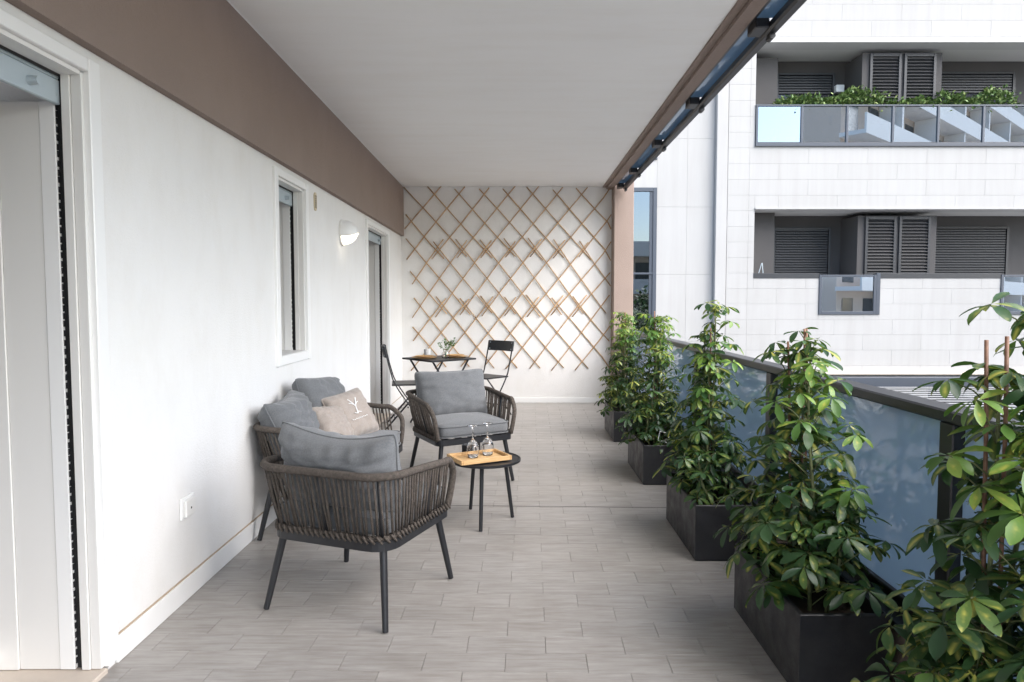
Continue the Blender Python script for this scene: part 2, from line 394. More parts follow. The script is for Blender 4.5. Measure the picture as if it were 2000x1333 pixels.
# glass strip canopy outside the edge
cf = thing('awning_frame', 'black metal frame with slate blue glass strips along the ceiling edge', 'awning frame')
BR = [1.1, 2.42, 3.70, 5.07, 6.35, 7.65, 8.60]
MB().bevbox(1.305, 1.365, -1.5, 8.66, ZC - .085, ZC - .03, .012).build('bar', 'metal', cf)
MB().box(1.216, 1.232, -1.5, 8.66, ZC - .03, ZC + .02).build('inner_profile', 'rail_metal', cf)
for a, b in zip([-1.5] + BR, BR):
    MB().box(1.2325, 1.345, a + .072, b - .072, ZC - .028, ZC - .020).build('glass_strip', 'strip_glass', cf)
for y in BR:
    k = MB(); k.bevbox(1.2325, 1.3045, y - .07, y + .07, ZC - .075, ZC + .03, .006).build('bracket', 'metal', cf)
    MB().tube([(1.335, y - .03, ZC - .1), (1.335, y + .03, ZC - .1)], .016, 10).build('pin', 'metal', cf)

TAN = material('tan_strip', (.42, .33, .24), .8)
# left wall with its beam and baseboard
hw = thing('house_wall', 'long white stucco wall on the left under a taupe beam', 'wall')
T = .42
D1, W1, D2 = (.55, 2.37), (4.25, 4.81), (6.86, 7.98)
ZO = 2.10; ZB = .985
mb = MB()
for (u0, u1, z0, z1) in [(-2.5, D1[0], 0, 2.186), (D1[1] + .02, W1[0], 0, 2.186), (W1[0], W1[1], 0, ZB), (W1[1], D2[0], 0, 2.186), (D2[1], YE + .3, 0, 2.186),
                         (D1[0], D1[1] + .02, ZO + .03, 2.186), (W1[0], W1[1], ZO + .03, 2.186), (D2[0], D2[1], ZO + .03, 2.186)]:
    wbox(mb, -T, 0, u0, u1, z0, z1)
mb.build('wall', 'wall', hw)
wobj('beam', 'taupe', hw, (-T, .040, -2.5, YE + .02, 2.187, ZC - .001))
MB().box(.036, .0425, -2.5, YE, ZC - .006, ZC - .0015, WM).build('ceiling_bead', 'trim', hw)
for (u0, u1) in [(D1[1] + .062, W1[0] - .02), (W1[0] - .0185, W1[1] + .30), (W1[1] + .3015, D2[0] - .065), (D2[1] + .065, YE - .012)]:
    mb = MB(); mb.bevbox(.001, .013, u0, u1, .001, .098, .002, WM); mb.build('baseboard', 'trim', hw)
    MB().box(.0008, .0065, u0, u1, .0985, .1035, WM).build('tan_line', TAN, hw)  # thin tan strip along the top of the baseboard

def opening(name, label, cat, u0, u1, z0, z1, door):
    t = thing(name, label, cat)
    tw = .062; pr = .018
    # casing
    wobj('casing', 'trim', t, (-.06, pr, u1, u1 + tw, z0 if door else z0 - .062, z1 + .05), bev=.003)
    wobj('casing', 'trim', t, (-.06, pr, u0 - tw, u0, z0 if door else z0 - .062, z1 + .05), bev=.003)
    wobj('casing', 'trim', t, (-.06, pr - .002, u0 + .001, u1 - .001, z1 + .004, z1 + .049), bev=.003)
    if not door: wobj('casing', 'trim', t, (-.2, pr - .002, u0 + .001, u1 - .001, z0 - .061, z0 - .002), bev=.003)
    # far reveal in strips, seen from the terrace
    for (a, b, du, mt) in [(-.037, -.002, .004, 'panel'), (-.068, -.0385, .010, 'panel'), (-.146, -.094, .006, 'trim'), (-.289, -.1475, .003, 'panel'), (-.36, -.2905, .008, 'panel')]:
        wobj('jamb_strip', mt, t, (a, b, u1 - du - .012, u1 - .0005, z0 + .001, z1 - .001 if a > -.07 else z1 - .10), bev=.0015)
        wobj('jamb_strip', mt, t, (a, b, u0 + .0005, u0 + du + .012, z0 + .001, z1 - .001 if a > -.07 else z1 - .10), bev=.0015)
    wobj('guide_slot', 'black', t, (-.093, -.0685, u1 - .004, u1 - .001, z0 + .001, z1 - .002))
    br = MB(); rg = random.Random(5)
    z = z0 + .02
    while z < z1 - .12:
        br.box(-.0945, -.0905, u1 - .012, u1 - .0045, z, z + .021, WM); z += rg.uniform(.023, .034)
    stuff(br.build('brush', 'brush', t))
    wobj('top_lining', 'panel', t, (-.068, -.002, u0 + .02, u1 - .02, z1 - .012, z1 + .003))
    wobj('top_gap', 'black', t, (-.073, -.069, u0 + .02, u1 - .02, z1 - .02, z1 + .003))
    # bottom bar of the raised roller shutter
    sb = wobj('shutter_bar', 'alu', t, (-.0925, -.0755, u0 + .014, u1 - .013, z1 - .112, z1 - .03), bev=.003)
    wobj('shutter_slat', 'alu', t, (-.091, -.077, u0 + .014, u1 - .013, z1 - .0285, z1 + .003), bev=.003)
    mb = MB()
    for uu in (u1 - .16,):
        p = WM @ Vector((-.0755, uu, z1 - .075)); q = WM @ Vector((-.045, uu, z1 - .075))
        mb.tube([p, p.lerp(q, .7), q], [.016, .0135, .0125], 14)
    mb.build('stopper', 'alu', sb)
    # glazing behind
    wobj('glass', 'dark_glass', t, (-.40, -.385, u0 + .05, u1 - .03, z0 + .07, z1 - .1))
    for b in [(-.415, -.365, u0 + .001, u0 + .05, z0 + .02, z1), (-.415, -.365, u1 - .03, u1 - .012, z0 + .02, z1), (-.415, -.365, u0 + .05, u1 - .03, z0 + .02, z0 + .07), (-.415, -.365, u0 + .05, u1 - .03, z1 - .1, z1)]:
        wobj('sash', 'trim', t, b, bev=.003)
    return t
t = opening('sliding_door', 'tall white framed terrace door in the near left foreground with black guide slot', 'door', D1[0], D1[1], .02, ZO, True)
wobj('sill', 'marble', t, (-.42, .012, D1[0], D1[1] + .0, -.003, .018), bev=.003)
opening('narrow_window', 'narrow white framed window in the wall above the sofa', 'window', W1[0], W1[1], ZB, ZO, False)
t = opening('far_door', 'white framed door at the far end of the left wall by the bistro set', 'door', D2[0], D2[1], .02, ZO, True)
wobj('sill', 'marble', t, (-.42, .012, D2[0], D2[1], -.003, .018), bev=.003)

# end wall and pillar
ew = thing('end_wall', 'white stucco end wall behind the cane trellis', 'wall')
MB().box(-1.95, 1.2095, YE, YE + .3, 0, ZC - .001).build('wall', 'wall', ew)
MB().bevbox(-1.50, 1.205, YE - .014, YE - .001, .001, .068, .002).build('baseboard', 'trim', ew)
pl = tag(MB().bevbox(1.21, 1.458, YE - .24, YE + .3, -.25, ZC + .35, .006).build('pillar', 'taupe'), 'taupe rendered pillar at the end of the terrace beside the trellis', 'pillar')

# vent, lamp, socket
v_ = thing('vent_grille', 'small beige round-ended vent grille high on the wall beside the narrow window', 'vent')
mb = MB(); pts = []
for i in range(20):
    a = 2 * math.pi * i / 20; pts.append((math.cos(a) * .032, math.sin(a) * .032 + (.035 if math.sin(a) > 0 else -.035)))
vs_ = [WM @ Vector((n_, 5.075 + p[0], 2.062 + p[1])) for n_ in (.001, .008) for p in pts]
mb.add(vs_, [tuple(range(20, 40))] + [(i, (i + 1) % 20, 20 + (i + 1) % 20, 20 + i) for i in range(20)])
mb.build('plate', material('beige_plastic', (.62, .52, .36), .5), v_)
for i in range(6): wobj('louvre', 'black', v_, (.0082, .0095, 5.052, 5.098, 2.018 + i * .016, 2.025 + i * .016))
so = thing('wall_socket', 'white square outdoor socket with hinged cover low on the left wall', 'socket')
wobj('plate', 'trim', so, (.001, .012, 2.935, 3.055, .365, .462), bev=.003)
wobj('cover', 'panel', so, (.0125, .026, 2.95, 3.04, .374, .45), bev=.004)
wobj('keyhole', 'black', so, (.0262, .0275, 2.99, 2.998, .405, .414))
lamp = thing('wall_lamp', 'white bulkhead wall lamp with half cover, lit, between window and far door', 'lamp')
LC = WM @ Vector((0, 5.86, 1.915))
def dome(r0, depth, z0, z1, n=20, k=8):
    mb = MB(); vs = []; fs = []
    for i in range(k + 1):
        a = math.pi / 2 * i / k
        for j in range(n + 1):
            b = z0 + (z1 - z0) * j / n
            vs.append(LC + Vector((.012 + depth * math.sin(a), r0 * math.cos(a) * math.cos(b), r0 * math.cos(a) * math.sin(b))))
    for i in range(k):
        for j in range(n): fs.append((i * (n + 1) + j, i * (n + 1) + j + 1, (i + 1) * (n + 1) + j + 1, (i + 1) * (n + 1) + j))
    return mb.add(vs, fs)
mb = MB(); mb.tube([LC + Vector((.001, 0, 0)), LC + Vector((.018, 0, 0))], .112, 28); mb.build('base', 'panel', lamp, 'auto')
dome(.108, .13, R(-20), R(200)).build('cover', 'trim', lamp, True)
em = material('lamp_glow', (1, .95, .85), .4); bsdf(em).inputs['Emission Color'].default_value = (1, .86, .66, 1); bsdf(em).inputs['Emission Strength'].default_value = .55
dome(.102, .122, R(200), R(340)).build('diffuser', em, lamp, True)

# ================================================================== CANE TRELLIS
tr_ = thing('cane_trellis', 'expanding lattice trellis of brown canes fixed to the white end wall', 'trellis', (0, YE, 0))
rows_y = [160, 300, 447, 597, 742, 887, 1030]
rx = {0: (215, 1240), 2: (232, 1247), 4: (262, 1217), 6: (258, 1232)}
def gridpt(i, k):
    lo = int(k // 2) * 2; lo = min(lo, 4); hi = lo + 2; f = (k - lo) / 2
    x0 = rx[lo][0] * (1 - f) + rx[hi][0] * f; x1 = rx[lo][1] * (1 - f) + rx[hi][1] * f
    kk = int(min(k, 5)); fy = k - kk
    y = rows_y[kk] * (1 - fy) + rows_y[kk + 1] * fy
    x = x0 + (x1 - x0) * i / 8
    px, py = 720 + x * .375, 320 + y * .375
    TH = math.atan(75 / (4000 / 3)); F = 4000 / 3
    u = (px - 1013) / F; vv = -(py - 666.5) / F
    ry = math.cos(TH) + vv * math.sin(TH); rz = -math.sin(TH) + vv * math.cos(TH); tt = (YE - .02) / ry
    return Vector((u * tt, 0, 1.32 + rz * tt))
rg = random.Random(11)
for tier in (0, 2, 4):
    st = []
    for i in range(-1, 9):
        a, b = i, i + 2; k0, k1 = tier - (.075 if tier else 0), tier + 2 + (.075 if tier < 4 else 0)
        if a < 0: a, k0 = 0, tier + 1
        if b > 8: b, k1 = 8, tier + 1
        if a <= 8 and b - a > 0: st.append((a, k0, b, k1, 0)); st.append((8 - a, k0, 8 - b, k1, 1))
    for (a, k0, b, k1, lay) in st:
        p, q = gridpt(a, k0), gridpt(b, k1); d = (q - p).normalized()
        o0, o1 = rg.uniform(.085, .155), rg.uniform(.085, .155)
        p = p - d * o0; q = q + d * o1
        off = -.012 - .012 * lay - (.006 if tier == 2 else 0)
        pts = []
        side = Vector((d.z, 0, -d.x)); bow = rg.uniform(-.010, .010); jig = rg.uniform(-.006, .006)
        for s_ in range(7):
            f = s_ / 6; w_ = p.lerp(q, f) + side * (bow * math.sin(math.pi * f) + jig + .003 * noise.noise((a * 3 + f * 4, k0, lay)))
            w_.x = max(-1.50, min(1.20, w_.x)); w_.y = off; pts.append(w_)
        MB().tube(pts, [rg.uniform(.0068, .0088) for _ in pts], 6, squash=(1, .7)).build('cane', 'cane', tr_, True)

# ================================================================== RAILING AND PARAPET
ra = thing('glass_railing', 'dark metal railing with blue frosted glass panels behind the potted plants', 'railing')
MB().bevbox(1.30, 1.46, -1.5, YE - .242, -.002, .20, .004).build('curb', 'taupe', ra)
MB().bevbox(1.292, 1.462, -1.5, YE - .242, .2015, .2225, .003).build('shade_cap', 'rail_metal', ra)  # added dark cap, stands in for the shade on the curb top
MB().bevbox(1.335, 1.435, -1.5, YE - .242, .945, .985, .006).build('handrail', 'rail_metal', ra)
MB().bevbox(1.365, 1.41, -1.5, YE - .242, .225, .27, .004).build('bottom_rail', 'rail_metal', ra)
PY_ = [-.9, .62, 2.13, 3.66, 5.19, 6.72, 8.25]
for y in PY_:
    MB().bevbox(1.345, 1.425, y - .035, y + .035, .223, .944, .004).build('post', 'rail_metal', ra)
ends = PY_ + [YE - .24]
for a, b in zip(ends, ends[1:]):
    MB().box(1.383, 1.393, a + .036, b - .036, .272, .943).build('glass_panel', 'frost', ra)

# ================================================================== FURNITURE
def U_path(a, b, c, r, n=40):
    """open U: from front right (a, c) back round the corners to front left; points by arc length"""
    raw = [Vector((a, c, 0)), Vector((a, -b + r, 0))]
    for i in range(1, 9):
        t = math.pi / 2 * i / 8; raw.append(Vector((a - r + r * math.cos(t), -b + r - r * math.sin(t), 0)))
    left = [Vector((-p.x, p.y, 0)) for p in raw[::-1]]
    raw = raw + left
    seg = [0]
    for p, q in zip(raw, raw[1:]): seg.append(seg[-1] + (q - p).length)
    def at(s):
        d = s * seg[-1]
        for i in range(len(raw) - 1):
            if d <= seg[i + 1] + 1e-9:
                f = (d - seg[i]) / max(1e-9, seg[i + 1] - seg[i]); return raw[i].lerp(raw[i + 1], f)
        return raw[-1].copy()
    at.length = seg[-1]
    return at
def sweep_rect(path, w, h, closed=True):
    """rectangular bar along a horizontal path"""
    mb = MB(); k = len(path); vs = []
    for i in range(k):
        a = Vector(path[(i - 1) % k]); b = Vector(path[(i + 1) % k]); d = (b - a); d.z = 0; d.normalize(); s = Vector((-d.y, d.x, 0))
        p = Vector(path[i])
        for (u, v) in ((-w / 2, -h / 2), (w / 2, -h / 2), (w / 2, h / 2), (-w / 2, h / 2)): vs.append(p + s * u + Vector((0, 0, v)))
    fs = []
    for i in range(k):
        i2 = (i + 1) % k
        for j in range(4): j2 = (j + 1) % 4; fs.append((i * 4 + j, i * 4 + j2, i2 * 4 + j2, i2 * 4 + j))
    return mb.add(vs, fs)
def seat_cushion_mesh(w, d, h, seed, n=22):
    """boxy cushion with soft crown and rounded edges"""
    mb = MB(); vs = []; fs = []
    e = .16
    nu, nv = 48, 20
    for i in range(nv + 1):
        b = -math.pi / 2 + math.pi * i / nv
        for j in range(nu):
            a = 2 * math.pi * j / nu
            f = lambda t, p: math.copysign(abs(t) ** p, t)
            x = w / 2 * f(math.cos(b), .28) * f(math.cos(a), e * 1.2); y = d / 2 * f(math.cos(b), .28) * f(math.sin(a), e * 1.2); z = h / 2 * f(math.sin(b), .45)
            cr = (1 - (2 * x / w) ** 2) * (1 - (2 * y / d) ** 2)
            z += (.022 * cr if z > 0 else 0) + .006 * noise.noise((x * 9 + seed, y * 9, z * 5))
            vs.append((x, y, z))
    for i in range(nv):
        for j in range(nu): j2 = (j + 1) % nu; fs.append((i * nu + j, i * nu + j2, (i + 1) * nu + j2, (i + 1) * nu + j))
    return mb.add(vs, fs)
def piping_path(w, d, z, n=40, e=.19):
    f = lambda t, p: math.copysign(abs(t) ** p, t)
    return [(w / 2 * f(math.cos(2 * math.pi * j / n), e), d / 2 * f(math.sin(2 * math.pi * j / n), e), z) for j in range(n)]
def pillow_mb(w, h, t, seed, ears=.05, wrinkle=1.0, sag=0.0, n=30):
    """stuffed pillow standing in XZ, thickness along Y, bottom edge at z=0; returns mesh and the outline for the piping"""
    mb = MB(); grid = {}; vs = []
    def outline(u, v):
        cr = 1 - .055 * (abs(u) * abs(v)) ** 7
        x = u * w / 2 * (1 - ears * (1 - v * v) * abs(u)) * cr; z = v * h / 2 * (1 - ears * (1 - u * u) * abs(v)) * cr
        z += -sag * max(0, v) * (1 - u * u) ** 1.2
        return x, z + h / 2
    for side in (1, -1):
        for i in range(n + 1):
            for j in range(n + 1):
                u, v = -1 + 2 * j / n, -1 + 2 * i / n
                edge = (i in (0, n) or j in (0, n))
                if side == -1 and edge: grid[side, i, j] = grid[1, i, j]; continue
                x, z = outline(u, v)
                th = (max(0, 1 - abs(u) ** 3.2) ** .5) * (max(0, 1 - abs(v) ** 3.2) ** .5)
                y = side * t / 2 * th
                g = wrinkle * .010 * (abs(u) ** 3 * math.sin(v * 17 + seed) + abs(v) ** 3 * math.sin(u * 19 + seed * 2)) * (1 - abs(u) ** 8) * (1 - abs(v) ** 8)
                g += wrinkle * .012 * noise.noise((u * 2.3 + seed, v * 2.3, side)) * th
                rdg = noise.noise((u * 1.2 + v * 3.1 + seed * 3, v * 1.3 - u * 2.2, side * 3.)); g += wrinkle * .009 * th * (.5 + .5 * math.cos(math.pi * rdg / .4) if abs(rdg) < .4 else 0)
                grid[side, i, j] = len(vs); vs.append((x, y + side * g, z))
    fs = []
    for side in (1, -1):
        for i in range(n):
            for j in range(n):
                q = (grid[side, i, j], grid[side, i, j + 1], grid[side, i + 1, j + 1], grid[side, i + 1, j]); fs.append(q[::-1] if side == 1 else q)
    mb.add(vs, fs)
    ring = [grid[1, 0, j] for j in range(n)] + [grid[1, i, n] for i in range(n)] + [grid[1, n, n - j] for j in range(n)] + [grid[1, n - i, 0] for i in range(n)]
    return mb, [vs[i] for i in ring]
def place_pillow(parent, name, mat, w, h, t, loc, tilt, yaw, seed, roll=0, **k):
    mb, ring = pillow_mb(w, h, t, seed, **k)
    o = mb.build(name, mat, parent, True)
    o.location = loc; o.rotation_euler = Matrix.Rotation(yaw, 3, 'Z').to_4x4().to_euler()
    o.rotation_euler = (Matrix.Rotation(yaw, 3, 'Z') @ Matrix.Rotation(tilt, 3, 'X') @ Matrix.Rotation(roll, 3, 'Y')).to_euler()
    MB().tube(ring[::1], .0042, 6, closed=True).build('piping', mat, o, True)
    return o
def lounge_seat(name, label, cat, loc, rz, hw, pillows, group=None, seed=1):
    t = thing(name, label, cat, loc, rz, group)
    hd = .27; zf = .335
    botU = U_path(hw, hd, hd - .012, .085); topU = U_path(hw + .052, hd + .062, hd - .05, .13)
    ztop = lambda y: .632 - .040 * max(0, min(1, (y + .25) / .47)) ** 1.2
    # base bar
    ring = []
    for (cx, cy, a0) in ((hw - .075, hd - .04, 0), (-hw + .075, hd - .04, 90), (-hw + .085, -hd + .085, 180), (hw - .085, -hd + .085, 270)):
        r = .04 if a0 < 180 else .085
        cx = math.copysign(hw - r, cx); cy = math.copysign(hd - r, cy)
        for i in range(7): a = R(a0 + 15 * i); ring.append((cx + r * math.cos(a), cy + r * math.sin(a), zf))
    fr = sweep_rect(ring, .028, .042).build('base_frame', 'metal', t)
    mb = MB()
    for i in range(5):
        x = -hw + .03 + (2 * hw - .06) * (i + .5) / 5
        mb = MB().box(x - .02, x + .02, -hd + .015, hd - .015, zf + .004, zf + .012); mb.build('seat_slat', 'metal', t)
    # legs
    for (sx, sy) in ((1, 1), (-1, 1), (1, -1), (-1, -1)):
        top = Vector((sx * (hw - .035), sy * (hd - .035), zf - .02)); bot = Vector((sx * (hw + .012), sy * (hd + .01 if sy > 0 else hd + .03), .004))
        MB().tube([top, top.lerp(bot, .5), bot], [.0165, .015, .0125], 12).build('leg', 'metal', t, 'auto')
    # wrapped top rail: rises at the front of each arm
    path = []
    f0 = botU(0); path += [(f0.x + .004, f0.y + .004, zf + .02), (f0.x + .02, f0.y + .012, zf + .11), (f0.x + .036, f0.y + .002, .53)]
    for i in range(0, 41):
        s = .018 + (1 - .036) * i / 40; p = topU(s); path.append((p.x, p.y, ztop(p.y)))
    path += [(-q[0], q[1], q[2]) for q in path[:3][::-1]]
    path = catmull(path, 3)
    MB().tube(path, .0165, 10).build('arm_rail', 'rope', t, True)
    # rope band round the base bar
    MB().tube([(lambda p: (p.x * 1.002, p.y, zf + .028))(botU(i / 50)) for i in range(51)], .0125, 8).build('base_braid', 'rope', t, True)
    knots = MB(); kn = int(botU.length / .026)
    for i in range(kn + 1):
        p = botU(i / kn); q = botU(min(1, i / kn + .012)); d = (q - p)
        if d.length < 1e-5: d = Vector((0, 1, 0))
        d.normalize(); nn = Vector((d.y, -d.x, 0))
        if nn.dot(Vector((p.x, p.y, 0))) < 0: nn = -nn
        c = p + Vector((0, 0, zf + .026)) + nn * .004
        knots.tube([c - d * .012 + nn * .010 + Vector((0, 0, -.014)), c + nn * .014, c + d * .012 + nn * .010 + Vector((0, 0, .016))], .0055, 5)
    stuff(knots.build('braid_knots', 'rope', t, True))
    # inner black supports
    for s in (.12, .33, .5, .67, .88):
        p, q = botU(s), topU(s); MB().tube([(p.x * .985, p.y * .985, zf), (q.x * .985, q.y * .985, ztop(q.y))], .008, 8).build('support', 'metal', t, True)
    # upright cords
    rg = random.Random(seed); n = int(topU.length / .0235)
    for i in range(n):
        s = .02 + .96 * (i + .5) / n
        sb = s + rg.uniform(-.003, .003); p, q = botU(sb), topU(s)
        sh = .0085 if i % 2 else -.0085
        a = Vector((p.x, p.y, zf + .025)); b = Vector((q.x, q.y, ztop(q.y) - .004))
        d = (topU(min(1, s + .01)) - topU(max(0, s - .01))).normalized()
        mid = a.lerp(b, .5) + Vector((a.x, a.y, 0)).normalized() * rg.uniform(-.004, .006)
        MB().tube([a + d * sh * .4, mid, b], [.0052, .005, .0052], 6).build('cord', 'rope', t, True)
    # cushions
    nseat = 1 if hw < .4 else 1
    sc = seat_cushion_mesh(2 * hw - .015, 2 * hd + .0, .105, seed).build('seat_cushion', 'cushion', t, True)
    sc.location = (0, .012, zf + .075)
    for zz in (.034, -.040): MB().tube(piping_path(2 * hw - .012, 2 * hd + .003, zz), .004, 6, closed=True).build('piping', 'cushion', sc, True)
    for (w, h, th, loc_, tilt, yaw, sd, kw) in pillows:
        place_pillow(t, 'back_cushion', 'cushion', w, h, th, loc_, tilt, yaw, sd, **kw)
    return t
ZS = .465
lounge_seat('armchair', 'brown rope armchair in front, seen from behind with slumped grey back cushion', 'armchair', (-.702, 3.045, 0), R(-21), .285,
            [(.585, .37, .22, (0, -.135, ZS - .025), R(12), 0, 3.1, dict(ears=.05, sag=.045, wrinkle=1.5, roll=R(2)))], 'rope lounge armchairs', 3)
lounge_seat('armchair', 'brown rope armchair facing the camera behind the round coffee table', 'armchair', (-.437, 5.10, 0), R(208.4), .285,
            [(.585, .375, .20, (0, -.125, ZS - .03), R(14), 0, 7.7, dict(ears=.045, sag=.008, wrinkle=.7))], 'rope lounge armchairs', 5)
lounge_seat('sofa', 'brown rope two-seat sofa with grey cushions against the left wall', 'sofa', (-1.105, 4.185, 0), R(-94), .475,
            [(.50, .38, .22, (.235, -.125, ZS - .03), R(24), R(4), 1.9, dict(ears=.05, sag=.03, wrinkle=1.8, roll=R(3))), (.48, .41, .22, (-.21, -.13, ZS - .02), R(19), R(-8), 5.3, dict(ears=.05, sag=.0, wrinkle=1.7, roll=R(-5)))], None, 9)
# throw pillows lying against the sofa back
def throw(label, loc, tilt, yaw, roll, w, seed, logo):
    o = place_pillow(None, 'throw_pillow', 'pillow', w, w, .13, loc, tilt, yaw, seed, roll=roll, ears=.07, wrinkle=.8)
    tag(o, label, 'pillow', 'taupe throw pillows')
    if logo:
        def ysurf(x, z): # front of the pillow is -Y here flipped to +Y side
            u, v = x / (w / 2), (z - w / 2) / (w / 2)
            return .065 * (max(0, 1 - abs(u) ** 3.2) ** .5) * (max(0, 1 - abs(v) ** 3.2) ** .5) + .009
        def stroke(pts, r):
            P = [(x, ysurf(x, z), z) for (x, z) in pts]
            MB().tube(catmull(P, 4), r, 5).build('emblem_stroke', 'print', o)
        c = w * .53
        stroke([(-.035, c + .075), (-.018, c + .045), (-.004, c + .02), (.004, c - .03)], .0035)
        stroke([(.03, c + .078), (.012, c + .05), (-.002, c + .022)], .003)
        stroke([(-.038, c + .045), (-.022, c + .04), (-.008, c + .026)], .0026)
        stroke([(.036, c + .05), (.02, c + .045), (.008, c + .034)], .0026)
        stroke([(-.004, c - .018), (-.026, c - .028)], .0026); stroke([(.004, c - .03), (.026, c - .02)], .0026)
        for i in range(9): stroke([(-.058 + i * .0145, c - .062), (-.050 + i * .0145, c - .057 - .004 * (i % 2))], .0027)
    return o
throw('taupe throw pillow with white emblem leaning on the sofa', (-1.00, 4.33, .46), R(30), R(-128), R(9), .325, 2.2, True)
throw('plain taupe throw pillow half hidden beside the emblem pillow on the sofa', (-1.08, 4.10, .46), R(36), R(-114), R(-7), .27, 4.4, False)

# round coffee table with tray and glasses
CT = Vector((-.200, 4.045, 0)); ZT = .385
ct = thing('coffee_table', 'small round black metal coffee table with three legs', 'table', CT)
MB().lathe([(.0, ZT - .012), (.204, ZT - .012), (.212, ZT - .008), (.213, ZT + .004), (.208, ZT + .006), (.204, ZT - .001), (0, ZT - .001)], 56).build('table_top', 'metal', ct, 'auto')
for (px, py) in ((-.308, 4.301), (-.219, 3.871), (-.038, 4.134)):
    d = Vector((px - CT.x, py - CT.y, 0)); MB().tube([d * .72 + Vector((0, 0, ZT - .012)), d + Vector((0, 0, .003))], [.0125, .011], 12).build('leg', 'metal', ct, 'auto')
tray = thing('wooden_tray', 'pale bamboo tray on the coffee table', 'tray', (CT.x - .035, CT.y - .03, ZT + .007), R(28))
MB().bevbox(-.145, .145, -.10, .10, 0, .008, .001).build('base', 'wood', tray)
for b in [(-.15, .15, -.112, -.1005), (-.15, .15, .1005, .112)]: MB().bevbox(*b, 0, .026, .002).build('rim', 'wood', tray)
for b in [(-.162, -.1505, -.112, .112), (.1505, .162, -.112, .112)]: MB().bevbox(*b, 0, .026, .002).build('rim', 'wood', tray)
def wine_glass(label, x, y):
    # standing upside down on its rim
    prof = [(.030, 0), (.034, .02), (.0375, .045), (.035, .07), (.024, .092), (.009, .105), (.0042, .115), (.0036, .16), (.0046, .182), (.018, .188), (.033, .190), (.033, .192), (.004, .1925), (.0, .1925)]
    inner = [(.0285, .0), (.0325, .02), (.036, .045), (.0335, .069), (.022, .090), (.004, .099), (0, .1)]
    mb = MB(); n = 28; P = inner[::-1] + prof; vs = []; fs = []
    for (r, z) in P:
        for j in range(n): a = 2 * math.pi * j / n; vs.append((max(r, 2e-4) * math.cos(a), max(r, 2e-4) * math.sin(a), z))
    for i in range(len(P) - 1):
        for j in range(n): j2 = (j + 1) % n; fs.append((i * n + j, i * n + j2, (i + 1) * n + j2, (i + 1) * n + j))
    mb.add(vs, fs)
    o = mb.build('wine_glass', 'clear', None, True); o.location = (x, y, ZT + .0165)
    return tag(o, label, 'glass', 'upturned wine glasses on the tray')
wine_glass('upturned clear wine glass on the tray, the left one of two', -.272, 4.015)
wine_glass('upturned clear wine glass on the tray, the right one of two', -.188, 4.085)
cd = MB().lathe([(.0, 0), (.033, 0), (.036, .003), (.036, .052), (.033, .054), (.031, .05), (.031, .012), (0, .012)], 28).build('candle_holder', 'metal', None, 'auto')
cd.location = (-.315, 4.17, ZT + .0065); tag(cd, 'short black cylindrical candle holder behind the tray on the coffee table', 'candle holder')

# bistro set
BT = Vector((-.868, 7.42, 0)); ZB2 = .72
bt = thing('bistro_table', 'square black folding bistro table by the end wall', 'table', BT, R(41))
MB().bevbox(-.29, .29, -.29, .29, ZB2 - .018, ZB2, .004).build('table_top', 'metal', bt)
for sy in (-.22, .22):
    for sx in (1, -1):
        MB().tube([(-.22 * sx, sy + .012 * sx, ZB2 - .02), (.24 * sx, sy + .012 * sx, .006)], .0105, 8).build('leg', 'metal', bt)
for sx in (1, -1): MB().tube([(.20 * sx, -.21, .055), (.20 * sx, .21, .055)], .008, 8).build('stretcher', 'metal', bt)
def bistro_chair(label, loc, rz):
    t = thing('bistro_chair', label, 'chair', loc, rz, 'black folding bistro chairs')
    for sx in (1, -1):
        x = .195 * sx
        MB().tube(catmull([(x, -.235, .86), (x, -.215, .76), (x, -.175, .60), (x, -.125, .46), (x * .98, .02, .24), (x, .21, .005)], 5), .0095, 8, squash=(1, .75)).build('long_leg', 'metal', t, True)
        MB().tube([(x * .9, .17, .452), (x * .9, -.02, .24), (x * .9, -.225, .005)], .0095, 8, squash=(1, .75)).build('short_leg', 'metal', t, True)
        MB().tube([(x * .86, 0, .225), (x * 1.05, 0, .225)], .008, 8).build('pivot', 'metal', t)
    for (y, z) in ((.12, .12), (-.14, .12)): MB().tube([(-.18, y, z), (.18, y, z)], .006, 8).build('stretcher', 'metal', t)
    MB().bevbox(-.19, .19, -.165, .195, .452, .468, .004).build('seat', 'metal', t)
    # curved back plate
    mb = MB(); vs = []; n = 10
    for k in range(n + 1):
        f = -1 + 2 * k / n; x = f * .205; y = -.232 - .022 * (1 - f * f)
        for (dy, z) in ((-.007, .75), (.007, .75), (.007, .868), (-.007, .868)): vs.append((x, y + dy + (z - .80) * -.18, z))
    fs = [(0, 1, 2, 3), tuple(n * 4 + j for j in (3, 2, 1, 0))]
    for k in range(n):
        for j in range(4): j2 = (j + 1) % 4; fs.append((k * 4 + j, k * 4 + 4 + j, k * 4 + 4 + j2, k * 4 + j2))
    bp = mb.add(vs, fs).build('back_plate', 'metal', t)
    for sx in (-.175, .175):
        for z in (.772, .846):
            f = sx / .205; y = -.232 - .022 * (1 - f * f) - (z - .8) * .18
            MB().tube([(sx, y - .0095, z), (sx, y + .0095, z)], .007, 8).build('rivet', 'alu', bp)
    return t
bistro_chair('black folding bistro chair on the right of the square table, back plate to the wall', (-.37, 7.93, 0), R(138))
bistro_chair('black folding bistro chair on the left of the table beside the far door', (-1.19, 7.28, 0), R(-80))
